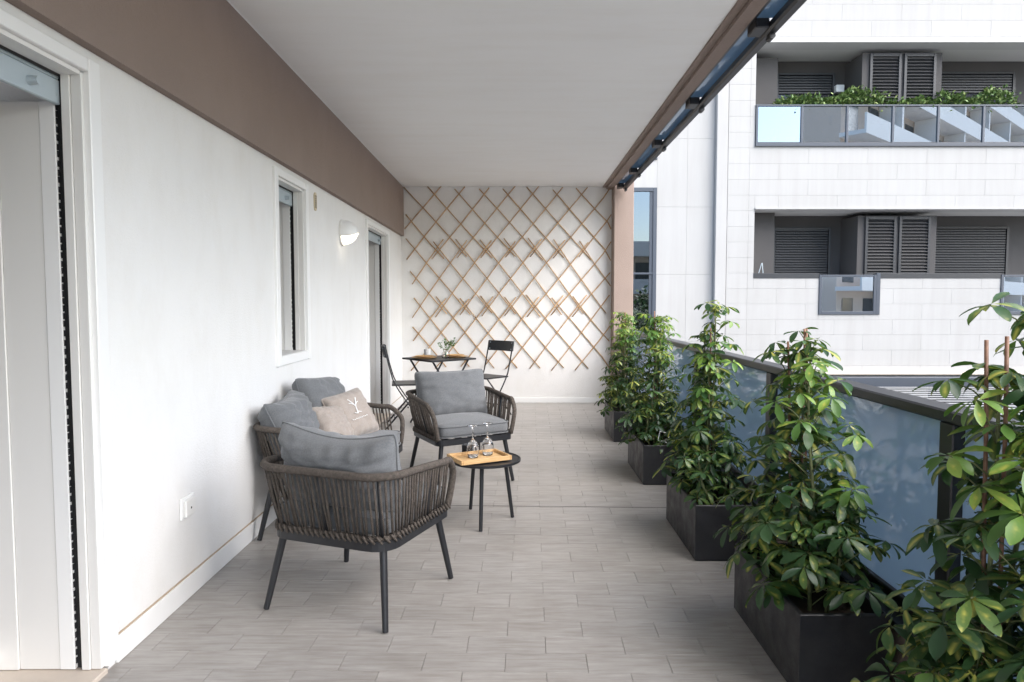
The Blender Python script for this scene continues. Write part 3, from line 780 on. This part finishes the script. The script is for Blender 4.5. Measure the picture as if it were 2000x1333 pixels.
def plate(label, x, y):
    o = MB().lathe([(0, 0), (.10, 0), (.135, .010), (.138, .014), (.13, .014), (.10, .006), (0, .005)], 36).build('wooden_plate', 'wood', None, 'auto')
    o.location = (x, y, ZB2 + .001); tag(o, label, 'plate', 'round wooden plates on the bistro table')
    o2 = MB().lathe([(0, 0), (.07, 0), (.10, .009), (.102, .013), (.095, .012), (.07, .005), (0, .004)], 32).build('small_plate', M['terracotta'] if False else 'wood', None, 'auto')
    o2.location = (x, y, ZB2 + .0155); tag(o2, label.replace('large', 'small').replace('under', 'on'), 'plate', 'small plates on the wooden plates')
plate('large round wooden plate under another on the left of the bistro table', -1.02, 7.36)
plate('large round wooden plate under another on the right of the bistro table', -.70, 7.50)
cup = MB().lathe([(0, 0), (.03, 0), (.036, .01), (.038, .085), (.035, .085), (.033, .012), (0, .01)], 24).build('cup', 'trim', None, 'auto')
cup.location = (-1.02, 7.60, ZB2 + .001); tag(cup, 'pale cup at the back of the bistro table near the left plates', 'cup')
vz = thing('flower_vase', 'small glass vase with green sprigs and white flowers on the bistro table', 'vase', (-.79, 7.36, ZB2 + .001))
MB().lathe([(0, 0), (.035, 0), (.043, .02), (.042, .05), (.028, .072), (.026, .09), (.030, .096), (.027, .096), (.0235, .09), (.025, .073), (.038, .05), (.039, .02), (.032, .005), (0, .004)], 28).build('glass_body', 'clear', vz, True)
rg = random.Random(4)
for i in range(9):
    a = rg.uniform(0, 6.28); l = rg.uniform(.11, .2); e = Vector((math.cos(a) * l * .55, math.sin(a) * l * .55, .05 + l * .85))
    sp = MB().tube(catmull([(0, 0, .015), (e.x * .3, e.y * .3, .09), e], 4), .0022, 5).build('sprig', 'herb', vz)
    mb = MB()
    for k in range(9):
        c = e * rg.uniform(.72, 1.05) + Vector((rg.uniform(-.028, .028), rg.uniform(-.028, .028), rg.uniform(-.02, .02)))
        d = Vector((rg.uniform(-1, 1), rg.uniform(-1, 1), rg.uniform(-.2, .8))).normalized(); s = d.cross(Vector((.3, .2, 1))).normalized()
        mb.add([c, c + d * .018 + s * .011, c + d * .040, c + d * .018 - s * .011], [(0, 1, 2, 3)])
    stuff(mb.build('leaves', 'herb', sp))
    if i % 3 == 0:
        mb = MB()
        for k in range(6):
            a2 = k * 1.047; d = Vector((math.cos(a2), math.sin(a2), .35)); s = Vector((-math.sin(a2), math.cos(a2), 0))
            mb.add([e, e + d * .013 + s * .009, e + d * .026, e + d * .013 - s * .009], [(0, 1, 2, 3)])
        mb.build('flower', 'petal', sp)

# ================================================================== POTTED PLANTS
def leaflet_geo(l, w, droop, fold, twist=0.0):
    """obovate leaflet from origin along +Y; returns verts, faces, uvs"""
    prof = [(0, .05), (.16, .34), (.38, .78), (.62, 1.0), (.83, .78), (.95, .38), (1, .03)]
    vs, uv, fs = [], [], []
    for (t, ww) in prof:
        y = l * t * math.cos(droop * t * .6); z = -l * t * math.sin(droop * t * .75)
        hw = w / 2 * ww; ex = fold * hw
        for sgn in (-1, 0, 1):
            vs.append((sgn * hw, y, z + (ex if sgn else 0) + sgn * twist * t * w)); uv.append((.5 + .5 * sgn * (ww if True else 1), t))
    for i in range(len(prof) - 1):
        a = i * 3; fs += [(a, a + 1, a + 4, a + 3), (a + 1, a + 2, a + 5, a + 4)]
    return vs, fs, uv
lf_meshes = []
rgl = random.Random(77)
LEAFVAR = []
for i in range(14):
    LEAFVAR.append((rgl.uniform(.076, .110), rgl.uniform(.030, .041), rgl.uniform(.10, .75), rgl.uniform(.12, .4), rgl.uniform(-.12, .12)))
for vv in LEAFVAR:
    mb = MB(); a, b, c = leaflet_geo(*vv); mb.add(a, b); mb.uv = c; lf_meshes.append((mb.mesh('leaflet', 'leaf', True), mb.mesh('leaflet', 'top_leaf', True)))
def whorl(rg, scale):
    """leaflet transforms around the petiole end: list of (variant, matrix)"""
    n = rg.choice((6, 7, 7, 8, 8)); out = []; a0 = rg.uniform(0, 6.28)
    for i in range(n):
        a = a0 + 2 * math.pi * i / n + rg.uniform(-.14, .14); pitch = rg.uniform(-.42, .12)
        s = scale * rg.uniform(.72, 1.08)
        m_ = Matrix.Rotation(a, 4, 'Z') @ Matrix.Translation((0, .008, 0)) @ Matrix.Rotation(pitch, 4, 'X') @ Matrix.Rotation(rg.uniform(-.3, .3), 4, 'Y') @ Matrix.Scale(s, 4)
        out.append((rg.randrange(len(LEAFVAR)), m_))
    return out
def potted_plant(label, x0, y0, h, stems, mode, seed, stakes, rz=0, spread=1.0, lscale=1.0, bottom=.06, sparse=.8):
    PW, PLn, PH = .30, .68, .29
    t = thing('potted_plant', label, 'potted plant', (x0 + PW / 2, y0 + PLn / 2, 0), rz, 'variegated umbrella plants in black planters')
    rg = random.Random(seed)
    # planter with an open top and a rim
    a, b, w = PW / 2, PLn / 2, .014
    mb = MB(); ring = lambda q, r, z: [(-q, -r, z), (q, -r, z), (q, r, z), (-q, r, z)]
    lev = [(a - .006, b - .006, .001), (a, b, .006), (a, b, PH - .003), (a - .003, b - .003, PH), (a - w, b - w, PH), (a - w - .002, b - w - .002, PH - .06)]
    vs = []; fs = [(3, 2, 1, 0)]
    for (q, r, z) in lev: vs += ring(q, r, z)
    for i in range(len(lev) - 1):
        for j in range(4): j2 = (j + 1) % 4; fs.append((i * 4 + j, i * 4 + j2, i * 4 + 4 + j2, i * 4 + 4 + j))
    mb.add(vs, fs).build('planter', 'planter', t)
    mb = MB(); n = 10; vs = []
    for i in range(n + 1):
        for j in range(n + 1):
            x, y = (-1 + 2 * i / n) * (a - w - .0015), (-1 + 2 * j / n) * (b - w - .0015); vs.append((x, y, PH - .055 + .018 * noise.noise((x * 14 + seed, y * 14, 0))))
    fs = [(i * (n + 1) + j, (i + 1) * (n + 1) + j, (i + 1) * (n + 1) + j + 1, i * (n + 1) + j + 1) for i in range(n) for j in range(n)]
    mb.add(vs, fs).build('soil', 'soil', t, True)
    for (sx, sy, tx, ty, sh) in stakes:
        P = [Vector((sx, sy, PH - .07)).lerp(Vector((tx, ty, sh)), f) for f in (0, .2, .4, .6, .8, 1)]
        P = [p + Vector((.003 * math.sin(i * 2.1), .003 * math.cos(i * 1.7), 0)) for i, p in enumerate(P)]
        MB().tube(P, [.0052, .0047, .0051, .0045, .0048, .0044], 7).build('stake', 'stake', t, True)
    leaves = []
    stems = list(stems) + [(sx_, sy_, sx_ * 1.9, sy_ * 1.25, .50) for (sx_, sy_) in ((-.06, -.20), (-.07, .02), (-.06, .2), (.05, -.10), (.06, .22))]
    for (sx, sy, tx, ty, sh) in stems:
        base = Vector((sx, sy, PH - .06)); top = Vector((tx, ty, sh))
        pts = []
        for i in range(8):
            f = i / 7; p = base.lerp(top, f) + Vector((noise.noise((seed + sx * 9, f * 3, 1)), noise.noise((seed, f * 3 + 7, sy * 9)), 0)) * .035 * math.sin(math.pi * min(1, f * 1.2))
            pts.append(p)
        path = catmull(pts, 4)
        MB().tube(path, [.0075 - .004 * i / len(path) for i in range(len(path))], 7).build('stem', 'stem', t, True)
        ang = rg.uniform(0, 6.28)
        tot = sh - PH; s = bottom * (.3 if sh < .55 else 1) / tot
        while s < 1.0:
            k = min(len(path) - 2, int(s * (len(path) - 1))); f = s * (len(path) - 1) - k
            p = path[k].lerp(path[k + 1], f); ang += 2.4 + rg.uniform(-.4, .4)
            up = .15 + .75 * s + rg.uniform(-.15, .25)
            pl_ = (rg.uniform(.08, .17) * (1.15 - .45 * s)) * spread
            d = Vector((math.cos(ang) * math.cos(up), math.sin(ang) * math.cos(up), math.sin(up)))
            if abs((p + d * pl_).x) > .25 and d.x > 0: d.x *= .45     # the glass railing stops them
            e = p + d * pl_ + Vector((0, 0, -.012))
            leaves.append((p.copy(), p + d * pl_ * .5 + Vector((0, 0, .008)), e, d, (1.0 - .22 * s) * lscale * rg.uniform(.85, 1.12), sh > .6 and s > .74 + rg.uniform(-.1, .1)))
            s += rg.uniform(.022, .036) / tot * sparse
        # terminal tuft
        for i in range(3):
            a_ = i * 2.1 + rg.uniform(0, 1); d = Vector((math.cos(a_) * .5, math.sin(a_) * .5, .85)).normalized(); e = top + d * rg.uniform(.03, .07)
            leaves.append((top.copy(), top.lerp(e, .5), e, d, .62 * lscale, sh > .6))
    eye = Vector((0, 0, 1.32)) - Vector(t.location)
    leaves.sort(key=lambda l: (l[2] - eye).length)
    cnt = 0; rest = MB(); rest.uv = []; rpet = MB()
    for (p, q, e, d, sc, at_top) in leaves:
        wl_ = whorl(rg, sc)
        nz = (d * .45 + Vector((rg.uniform(-.25, .25), rg.uniform(-.25, .25), .9))).normalized()
        fm = Matrix.Translation(e) @ nz.to_track_quat('Z', 'Y').to_matrix().to_4x4()
        if mode == 'leaflets' and cnt + len(wl_) <= 300:
            pe = MB().tube([p, q, e], [.0024, .0019, .0017], 5).build('leaf', 'stem', t, True)
            for (vi, m_) in wl_:
                o = link('leaflet', lf_meshes[vi][1 if at_top else 0], pe); o.matrix_local = fm @ m_
            cnt += len(wl_)
        elif mode == 'whorls':
            mb = MB(); mb.uv = []
            mb.tube([p, q, e], [.0024, .0019, .0017], 5); mb.uv += [(0.0, 0)] * len(mb.v)
            hub = len(mb.v) - 3
            for (vi, m_) in wl_:
                a_, b_, c_ = leaflet_geo(*LEAFVAR[vi]); mm_ = fm @ m_; o0 = len(mb.v)
                mb.add([mm_ @ Vector(v) for v in a_], b_); mb.uv += c_
                mb.f.append((o0 + 1, o0, hub)); mb.f.append((o0 + 2, o0 + 1, hub))   # joins the leaflet to the petiole
            mb.build('leaf', 'top_leaf' if at_top else 'leaf', t, True)
        else:
            for (vi, m_) in wl_:
                a_, b_, c_ = leaflet_geo(*LEAFVAR[vi]); mm_ = fm @ m_
                rest.add([mm_ @ Vector(v) for v in a_], b_); rest.uv += c_
            rpet.tube([p, q, e], [.0024, .0019, .0017], 5)
    if rest.v:
        f_ = stuff(rest.build('inner_foliage', 'leaf', t, True)); stuff(rpet.build('inner_petioles', 'stem', t, True))
    return t
st4 = lambda hs: [(-.03, -.14, -.02, -.13, hs[0]), (.03, -.04, .03, -.02, hs[1]), (-.03, .06, -.02, .06, hs[2]), (.03, .15, .02, .13, hs[3])]
potted_plant('farthest potted umbrella plant, beside the taupe pillar', .90, 6.405, 1.2, st4([1.02, 1.12, 1.16, 1.06]), 'whorls', 21,
             [(0, -.02, 0, -.02, 1.23), (.02, .2, .02, .2, 1.22)], spread=1.2, lscale=.8, sparse=.65)
tg_plant = potted_plant('second potted umbrella plant from the pillar, with one tall pale stake', .90, 4.878, 1.2, st4([1.06, 1.16, 1.14, 1.02]), 'whorls', 22,
             [(.0, -.0, -.01, -.0, 1.255), (.02, .03, .03, .05, 1.1)], lscale=.85, spread=1.3, sparse=.65)
MB().tube([(-.03, -.27, .315), (.035, -.29, .30), (.05, -.285, .365), (-.015, -.265, .38)], .0045, 4, closed=True).build('plant_tag', 'trim', tg_plant)
potted_plant('middle potted umbrella plant, tall and slender with a bare top tuft', .90, 3.418, 1.3,
             [(-.03, -.10, -.01, -.04, .98), (.02, -.03, .04, .02, 1.25), (-.02, .06, -.01, .05, 1.10), (.03, .13, .03, .10, .90)], 'leaflets', 23,
             [(0, 0, .01, .0, 1.18), (.03, .04, .045, .04, 1.20)], lscale=.92, spread=1.05, sparse=.75)
potted_plant('potted umbrella plant second nearest to the camera, planter fully in view', .93, 2.20, 1.2,
             [(-.03, -.13, -.03, -.08, 1.02), (.02, -.03, .02, .03, 1.13), (-.03, .08, -.03, .10, 1.08), (.04, .16, .05, .17, .84), (.0, -.2, .05, -.2, .62)], 'leaflets', 24,
             [(-.04, .0, -.035, .1, 1.17), (.03, .05, .04, .11, 1.22), (.01, .05, .02, .08, 1.22)], spread=1.3, sparse=.75)
potted_plant('nearest potted umbrella plant at the right edge of the frame', .96, 1.06, 1.3,
             [(-.03, .12, -.02, .14, 1.12), (.05, .18, .10, .17, 1.25), (-.02, .02, -.0, .04, 1.0), (.06, .06, .09, .05, 1.16), (.03, .24, .03, .25, .86)], 'leaflets', 25,
             [(-.02, .15, -.045, .15, 1.235), (.0, .13, -.02, .12, 1.245)], spread=1.25, sparse=.9)

# ================================================================== OPPOSITE BUILDING
YF = 12.58
ob = thing('apartment_building', 'white clad apartment block across the street with dark recessed balconies', 'building', (0, YF, 0))
XR = 13.5
openings = [(4.29, XR, 4.16, 5.985), (4.31, XR, 1.80, 3.014), (5.517, 6.638, 1.10, 1.80), (8.854, 9.98, 1.10, 1.80)]
def cut(rects, ops):
    for (a0, a1, b0, b1) in ops:
        out = []
        for (x0, x1, z0, z1) in rects:
            if x1 <= a0 or x0 >= a1 or z1 <= b0 or z0 >= b1: out.append((x0, x1, z0, z1)); continue
            if x0 < a0: out.append((x0, a0, z0, z1))
            if x1 > a1: out.append((a1, x1, z0, z1))
            xa, xb = max(x0, a0), min(x1, a1)
            if z0 < b0: out.append((xa, xb, z0, b0))
            if z1 > b1: out.append((xa, xb, b1, z1))
        rects = out
    return rects
# body behind the cladding
mb = MB()
for (x0, x1, z0, z1) in cut([(3.81, XR, -7, 12)], openings): mb.box(x0, x1, .02, .32, z0, z1)
mb.build('wall', 'clad_base', ob)
MB().box(1.0, 3.6, .14, .5, -7, 12).build('wing_wall', 'clad_base', ob)
MB().bevbox(3.602, 3.805, -.0, .40, -7, 12, .006).build('pilaster', 'clad', ob)
# cladding panels
G = .0022
def panel(x0, x1, z0, z1, y0, y1):
    if x1 - x0 < .03 or z1 - z0 < .03: return
    MB().bevbox(x0 + G / 2, x1 - G / 2, y0, y1, z0 + G / 2, z1 - G / 2, .0006).build('cladding_panel', 'clad', ob)
rows = [(-.12 + .283 * i, -.12 + .283 * (i + 1)) for i in range(0, 25)]
for ri, (z0, z1) in enumerate(rows):
    if z0 > 6.9: continue
    xs = [3.81, 4.2] + [4.2 + 1.075 * (k + (.5 if ri % 2 else 1)) for k in range(6)]
    for x0, x1 in zip(xs, xs[1:]):
        for (a, b, c, d) in cut([(x0, x1, z0, z1)], openings): panel(a, b, c, d, 0, .019)
mb = MB()
for (a, b, c, d) in cut([(xs[-1], XR, -.12, 6.955)], openings) + [(3.81, XR, 6.957, 12), (3.81, XR, -7, -.125)]: mb.box(a, b, .0, .019, c, d)
mb.build('plain_cladding', 'clad', ob)
WIN = [(1.2, 2.545, .25, 3.43), (1.2, 2.545, 3.94, 6.5)]
zs = [-2, -.64, .6, 1.84, 3.08, 4.32, 5.56, 6.8, 8]
for z0, z1 in zip(zs, zs[1:]):
    for x0, x1 in ((1.0, 2.545), (2.545, 3.10), (3.10, 3.6)):
        for (a, b, c, d) in cut([(x0, x1, z0, z1)], WIN): panel(a, b, c, d, .12, .139)
for (x0, x1, z0, z1) in WIN:
    w_ = MB().box(x0, x1, .125, .128, z0, z1).build('tall_window', 'window_glass', ob)
    for b in [(x1 - .07, x1, z0, z1), (x0, x1 - .071, z1 - .07, z1), (x0, x1 - .071, z0, z0 + .06)] + ([(x0, x1 - .071, 1.84, 1.875)] if z0 < 1 else []):
        MB().bevbox(b[0], b[1], .09, .124, b[2], b[3], .003).build('frame', 'steel', w_)
    MB().box(x1 - .13, x1 - .072, .108, .1235, z0 + .061, z1 - .071).build('frame', 'steel', w_)
# balcony recesses
MB().bevbox(4.29, XR, -.05, .02, 5.987, 6.065, .006).build('lintel', 'soffit', ob)
MB().bevbox(4.31, XR, -.03, .02, 3.016, 3.045, .004).build('lintel', 'clad', ob)
def recess(z0, z1, closed):
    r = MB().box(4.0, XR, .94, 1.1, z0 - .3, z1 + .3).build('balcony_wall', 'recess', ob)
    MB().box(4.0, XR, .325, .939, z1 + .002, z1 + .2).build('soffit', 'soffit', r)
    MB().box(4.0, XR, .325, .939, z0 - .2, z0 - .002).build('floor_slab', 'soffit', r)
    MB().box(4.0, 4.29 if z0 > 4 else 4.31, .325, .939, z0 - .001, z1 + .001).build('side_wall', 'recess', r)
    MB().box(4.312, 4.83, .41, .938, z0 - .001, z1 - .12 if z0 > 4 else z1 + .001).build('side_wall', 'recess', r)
    # louvred cabinet
    c = MB().box(6.33, 7.80, .262, .938, z0, z1 - .075).build('cabinet', 'recess', r)
    for (a, b) in ((6.46, 7.04), (7.09, 7.68)):
        for q in [(a, a + .05, z0 + .02, z1 - .09), (b - .05, b, z0 + .02, z1 - .09), (a + .051, b - .051, z1 - .15, z1 - .09), (a + .051, b - .051, z0 + .02, z0 + .08)]:
            MB().bevbox(q[0], q[1], .225, .26, q[2], q[3], .003).build('shutter_frame', 'shutter', c)
        mb = MB(); z = z0 + .09
        while z < z1 - .18:
            mt = Matrix.Translation(((a + b) / 2, .243, z + .02)) @ Matrix.Rotation(R(-32), 4, 'X'); mb.box(-(b - a) / 2 + .052, (b - a) / 2 - .052, -.022, .022, -.004, .004, mt); z += .058
        stuff(mb.build('louvre_slats', 'shutter', c))
    for (a, b, zt) in ((5.03, 6.07, z1 - .27), (7.84, 9.56, z1 - .25)):
        drop = (zt - z0 - .01) if closed else .36
        mb = MB(); z = zt - drop
        while z < zt - .02:
            mb.bevbox(a, b, .895, .925, z, z + .046, .011); z += .05
        rs_ = stuff(mb.build('roller_shutter', 'shutter', r))
        for q in [(a - .05, a - .001), (b + .001, b + .05)]: MB().box(q[0], q[1], .88, .938, z0, zt + .04).build('shutter_guide', 'shutter', r)
        MB().box(a, b, .88, .938, zt + .001, zt + .04).build('shutter_guide', 'shutter', r)
        if not closed: MB().box(a, b, .927, .936, z0, zt).build('balcony_door', 'dark_glass', r)
recess(4.16, 5.985, False); recess(1.80, 3.014, True)
# glass balustrade of the upper balcony
gb = MB().bevbox(4.292, XR, -.035, .035, 4.15, 4.215, .004).build('balustrade', 'steel', ob)
MB().bevbox(4.292, XR, -.03, .03, 4.865, 4.895, .004).build('top_rail', 'steel', gb)
xs = [4.315, 5.13, 5.95, 6.78, 7.60, 8.42, 9.25, 10.08, 10.9]
for a, b in zip(xs, xs[1:]):
    MB().box(a + .022, b - .022, -.004, .004, 4.23, 4.86).build('pane', 'balcony_glass', gb)
    MB().bevbox(a - .02, a + .02, -.028, .028, 4.216, 4.864, .003).build('post', 'steel', gb)
    MB().box(a + .021, b - .021, -.012, .012, 4.2165, 4.2295).build('bead', 'shutter', gb)
# glass fronts set into the lower parapet
MB().bevbox(4.31, 5.515, -.01, .3, 1.765, 1.86, .004).build('ledge', 'shutter', ob); MB().bevbox(6.64, 8.852, -.01, .3, 1.765, 1.86, .004).build('ledge', 'shutter', ob)
for (a, b) in ((5.517, 6.638), (8.854, 9.98)):
    g_ = MB().box(a + .05, b - .12, .0, .008, 1.16, 1.79).build('glass_front', 'balcony_glass', ob)
    for q in [(a, a + .049, 1.10, 1.83), (b - .119, b - .07, 1.10, 1.83), (a + .05, b - .12, 1.10, 1.159), (a + .05, b - .12, 1.791, 1.83), (b - .069, b, 1.10, 1.86)]:
        MB().bevbox(q[0], q[1], -.02, .03, q[2], q[3], .003).build('frame', 'steel', g_)
    MB().box(a, b, .20, .30, 1.10, 1.80).build('backing', 'soffit', g_)
sl = MB().bevbox(4.31, XR, -.12, .0, .0, .055, .006).build('base_ledge', 'marble', ob)
# small things on the balconies
bx = MB().bevbox(6.10, 6.26, 13.36, 13.515, 5.36, 5.50, .01).build('wall_box', 'trim', None); tag(bx, 'small white box on the upper balcony wall beside the louvred cabinet', 'wall box')
def hedge():
    t = thing('balcony_hedge', 'row of green leafy shrubs along the upper balcony railing', 'hedge', (0, YF, 4.16)); rg = random.Random(8)
    MB().bevbox(4.75, 9.1, .12, .32, .03, .40, .01).build('trough', 'shutter', t)
    mb = MB()
    for k in range(6500):
        x = rg.uniform(4.75, 9.15); prof = .17 + .05 * math.sin(x * 2.3) + .04 * math.sin(x * 5.1 + 1) + .05 * noise.noise((x * 4, 0, 0)) + (.08 if x > 7.7 and x < 8.2 else 0)
        y = .22 + rg.gauss(0, .09); z = .66 + rg.uniform(-.2, 1) * max(.06, prof) * 1.6
        d = Vector((rg.uniform(-1, 1), rg.uniform(-1, 1), rg.uniform(-.2, 1))).normalized(); s = d.cross(Vector((rg.uniform(-1, 1), .3, 1))).normalized(); c = Vector((x, y, z))
        mb.add([c, c + d * .035 + s * .02, c + d * .078, c + d * .035 - s * .02], [(0, 1, 2, 3)])
    stuff(mb.build('foliage', 'hedge', t))
    for k in range(22):
        x = 4.85 + k * .195; MB().tube([(x, .22, .38), (x + rg.uniform(-.05, .05), .22, .76)], .006, 5).build('stem', 'bark', t)
hedge()
for i, x in enumerate((4.62, 4.98)):
    o = MB().lathe([(0, 0), (.07, 0), (.095, .15), (.105, .15), (.105, .18), (.09, .18), (.085, .15), (0, .14)], 20).build('flower_pot', 'terracotta', None, 'auto'); o.location = (x, YF + .16, 4.161)
    tag(o, 'terracotta flower pot behind the first glass pane, the %s one of two' % ('left', 'right')[i], 'flower pot', 'terracotta pots on the upper balcony')
hp = MB().tube([(4.42, 12.62, 1.862), (4.47, 12.62, 2.04), (4.48, 12.62, 2.05), (4.50, 12.62, 1.862)], .006, 6).build('wire_hoop', 'alu', None); tag(hp, 'thin bent metal hoop on the lower balcony ledge', 'hoop')
# louvred roof below the railing
lr = thing('louvred_roof', 'pale slatted pergola roof below, between the railing and the white building', 'roof', (0, 0, 0))
MB().bevbox(1.75, XR, YF - .30, YF - .125, -.22, -.03, .006).build('gutter', 'steel', lr)
mb = MB(); y = 4.2
while y < YF - .58:
    mb.box(1.75, XR, -.055, .055, -.001, .001, Matrix.Translation((0, y + .15, -.16)) @ Matrix.Rotation(R(-1.2), 4, 'Z')); y += .24
stuff(mb.build('slats', 'louvre', lr))
for x in (1.8, 4.6, 7.4, 10.2): MB().box(x, x + .1, 4.0, YF - .31, -.40, -.24).build('rafter', 'steel', lr)
MB().box(1.75, XR, 4.0, YF - .31, -.46, -.43).build('shade_sheet', 'black', lr)  # added black sheet, makes the gaps between slats look deep in shade

# ================================================================== GROUND AND WHAT THE GLASS REFLECTS
struct(MB().box(-400, 400, -400, 400, -7.2, -7).build('ground', 'street'))
def far_block(name, label, x0, x1, y0, y1, floors, mat, z0=-7, hgt=3.1):
    t = thing(name, label, 'building', ((x0 + x1) / 2, y0, z0))
    w = (x1 - x0) / 2
    MB().box(-w, w, -(y0 - y1), -1.6, 0, floors * hgt).build('wall', mat, t)
    for k in range(floors):
        z = k * hgt
        b = MB().box(-w - .2, w + .2, -1.6, 0, z + hgt - .25, z + hgt).build('balcony_slab', 'far_white', t)
        MB().box(-w - .2, w + .2, -.12, -.001, z + hgt + .001, z + hgt + .95).build('parapet', 'far_white', b)
        n = int(2 * w / 3.2)
        for i in range(n):
            x = -w + (i + .5) * 2 * w / n
            MB().box(x - .8, x + .8, -1.6, -1.56, z + .3, z + 2.4).build('window', 'far_dark', t)
            if i % 2: MB().box(x + .9, x + 1.2, -1.55, -.13, z + .01, z + hgt - .26).build('fin', 'far_white', t)
    return t
far_block('reflected_block', 'white balconied apartment block mirrored in the upper balcony glass', 14, 66, -33.3, -37.3, 9, 'peach').rotation_euler = (0, 0, R(-42))
far_block('reflected_house', 'low terraced house mirrored in the tall window beside the pillar', 5.2, 12.5, -31, -42, 4, 'peach')
def far_tree(label, x, y, h, seed):
    t = thing('tree', label, 'tree', (x, y, -7)); rg = random.Random(seed)
    MB().tube([(0, 0, 0), (.1, 0, h * .4), (.0, .1, h * .75)], [.3, .22, .08], 8).build('trunk', 'bark', t)
    for k in range(6):
        a = k * 1.05; MB().tube([(0.05, 0, h * (.38 + .05 * k)), (math.cos(a) * h * .16, math.sin(a) * h * .16, h * (.55 + .05 * k))], [.1, .03], 6).build('limb', 'bark', t)
    mb = MB()
    cl = [Vector((rg.gauss(0, h * .13), rg.gauss(0, h * .13), h * rg.uniform(.45, .95))) for _ in range(16)]
    for k in range(3500):
        c = rg.choice(cl) + Vector((rg.gauss(0, h * .05), rg.gauss(0, h * .05), rg.gauss(0, h * .045)))
        d = Vector((rg.uniform(-1, 1), rg.uniform(-1, 1), rg.uniform(-.6, .8))).normalized(); s = d.cross(Vector((.2, .5, 1))).normalized()
        mb.add([c, c + d * .18 + s * .12, c + d * .4, c + d * .18 - s * .12], [(0, 1, 2, 3)])
    stuff(mb.build('crown', 'hedge', t))
far_tree('leafy tree mirrored beside the white block in the balcony glass', 17.2, -25, 15, 1)
far_tree('leafy tree mirrored under the house in the tall window', 10.5, -22, 9, 2)
far_tree('small tree mirrored low in the tall window', 7.4, -24, 8, 3)
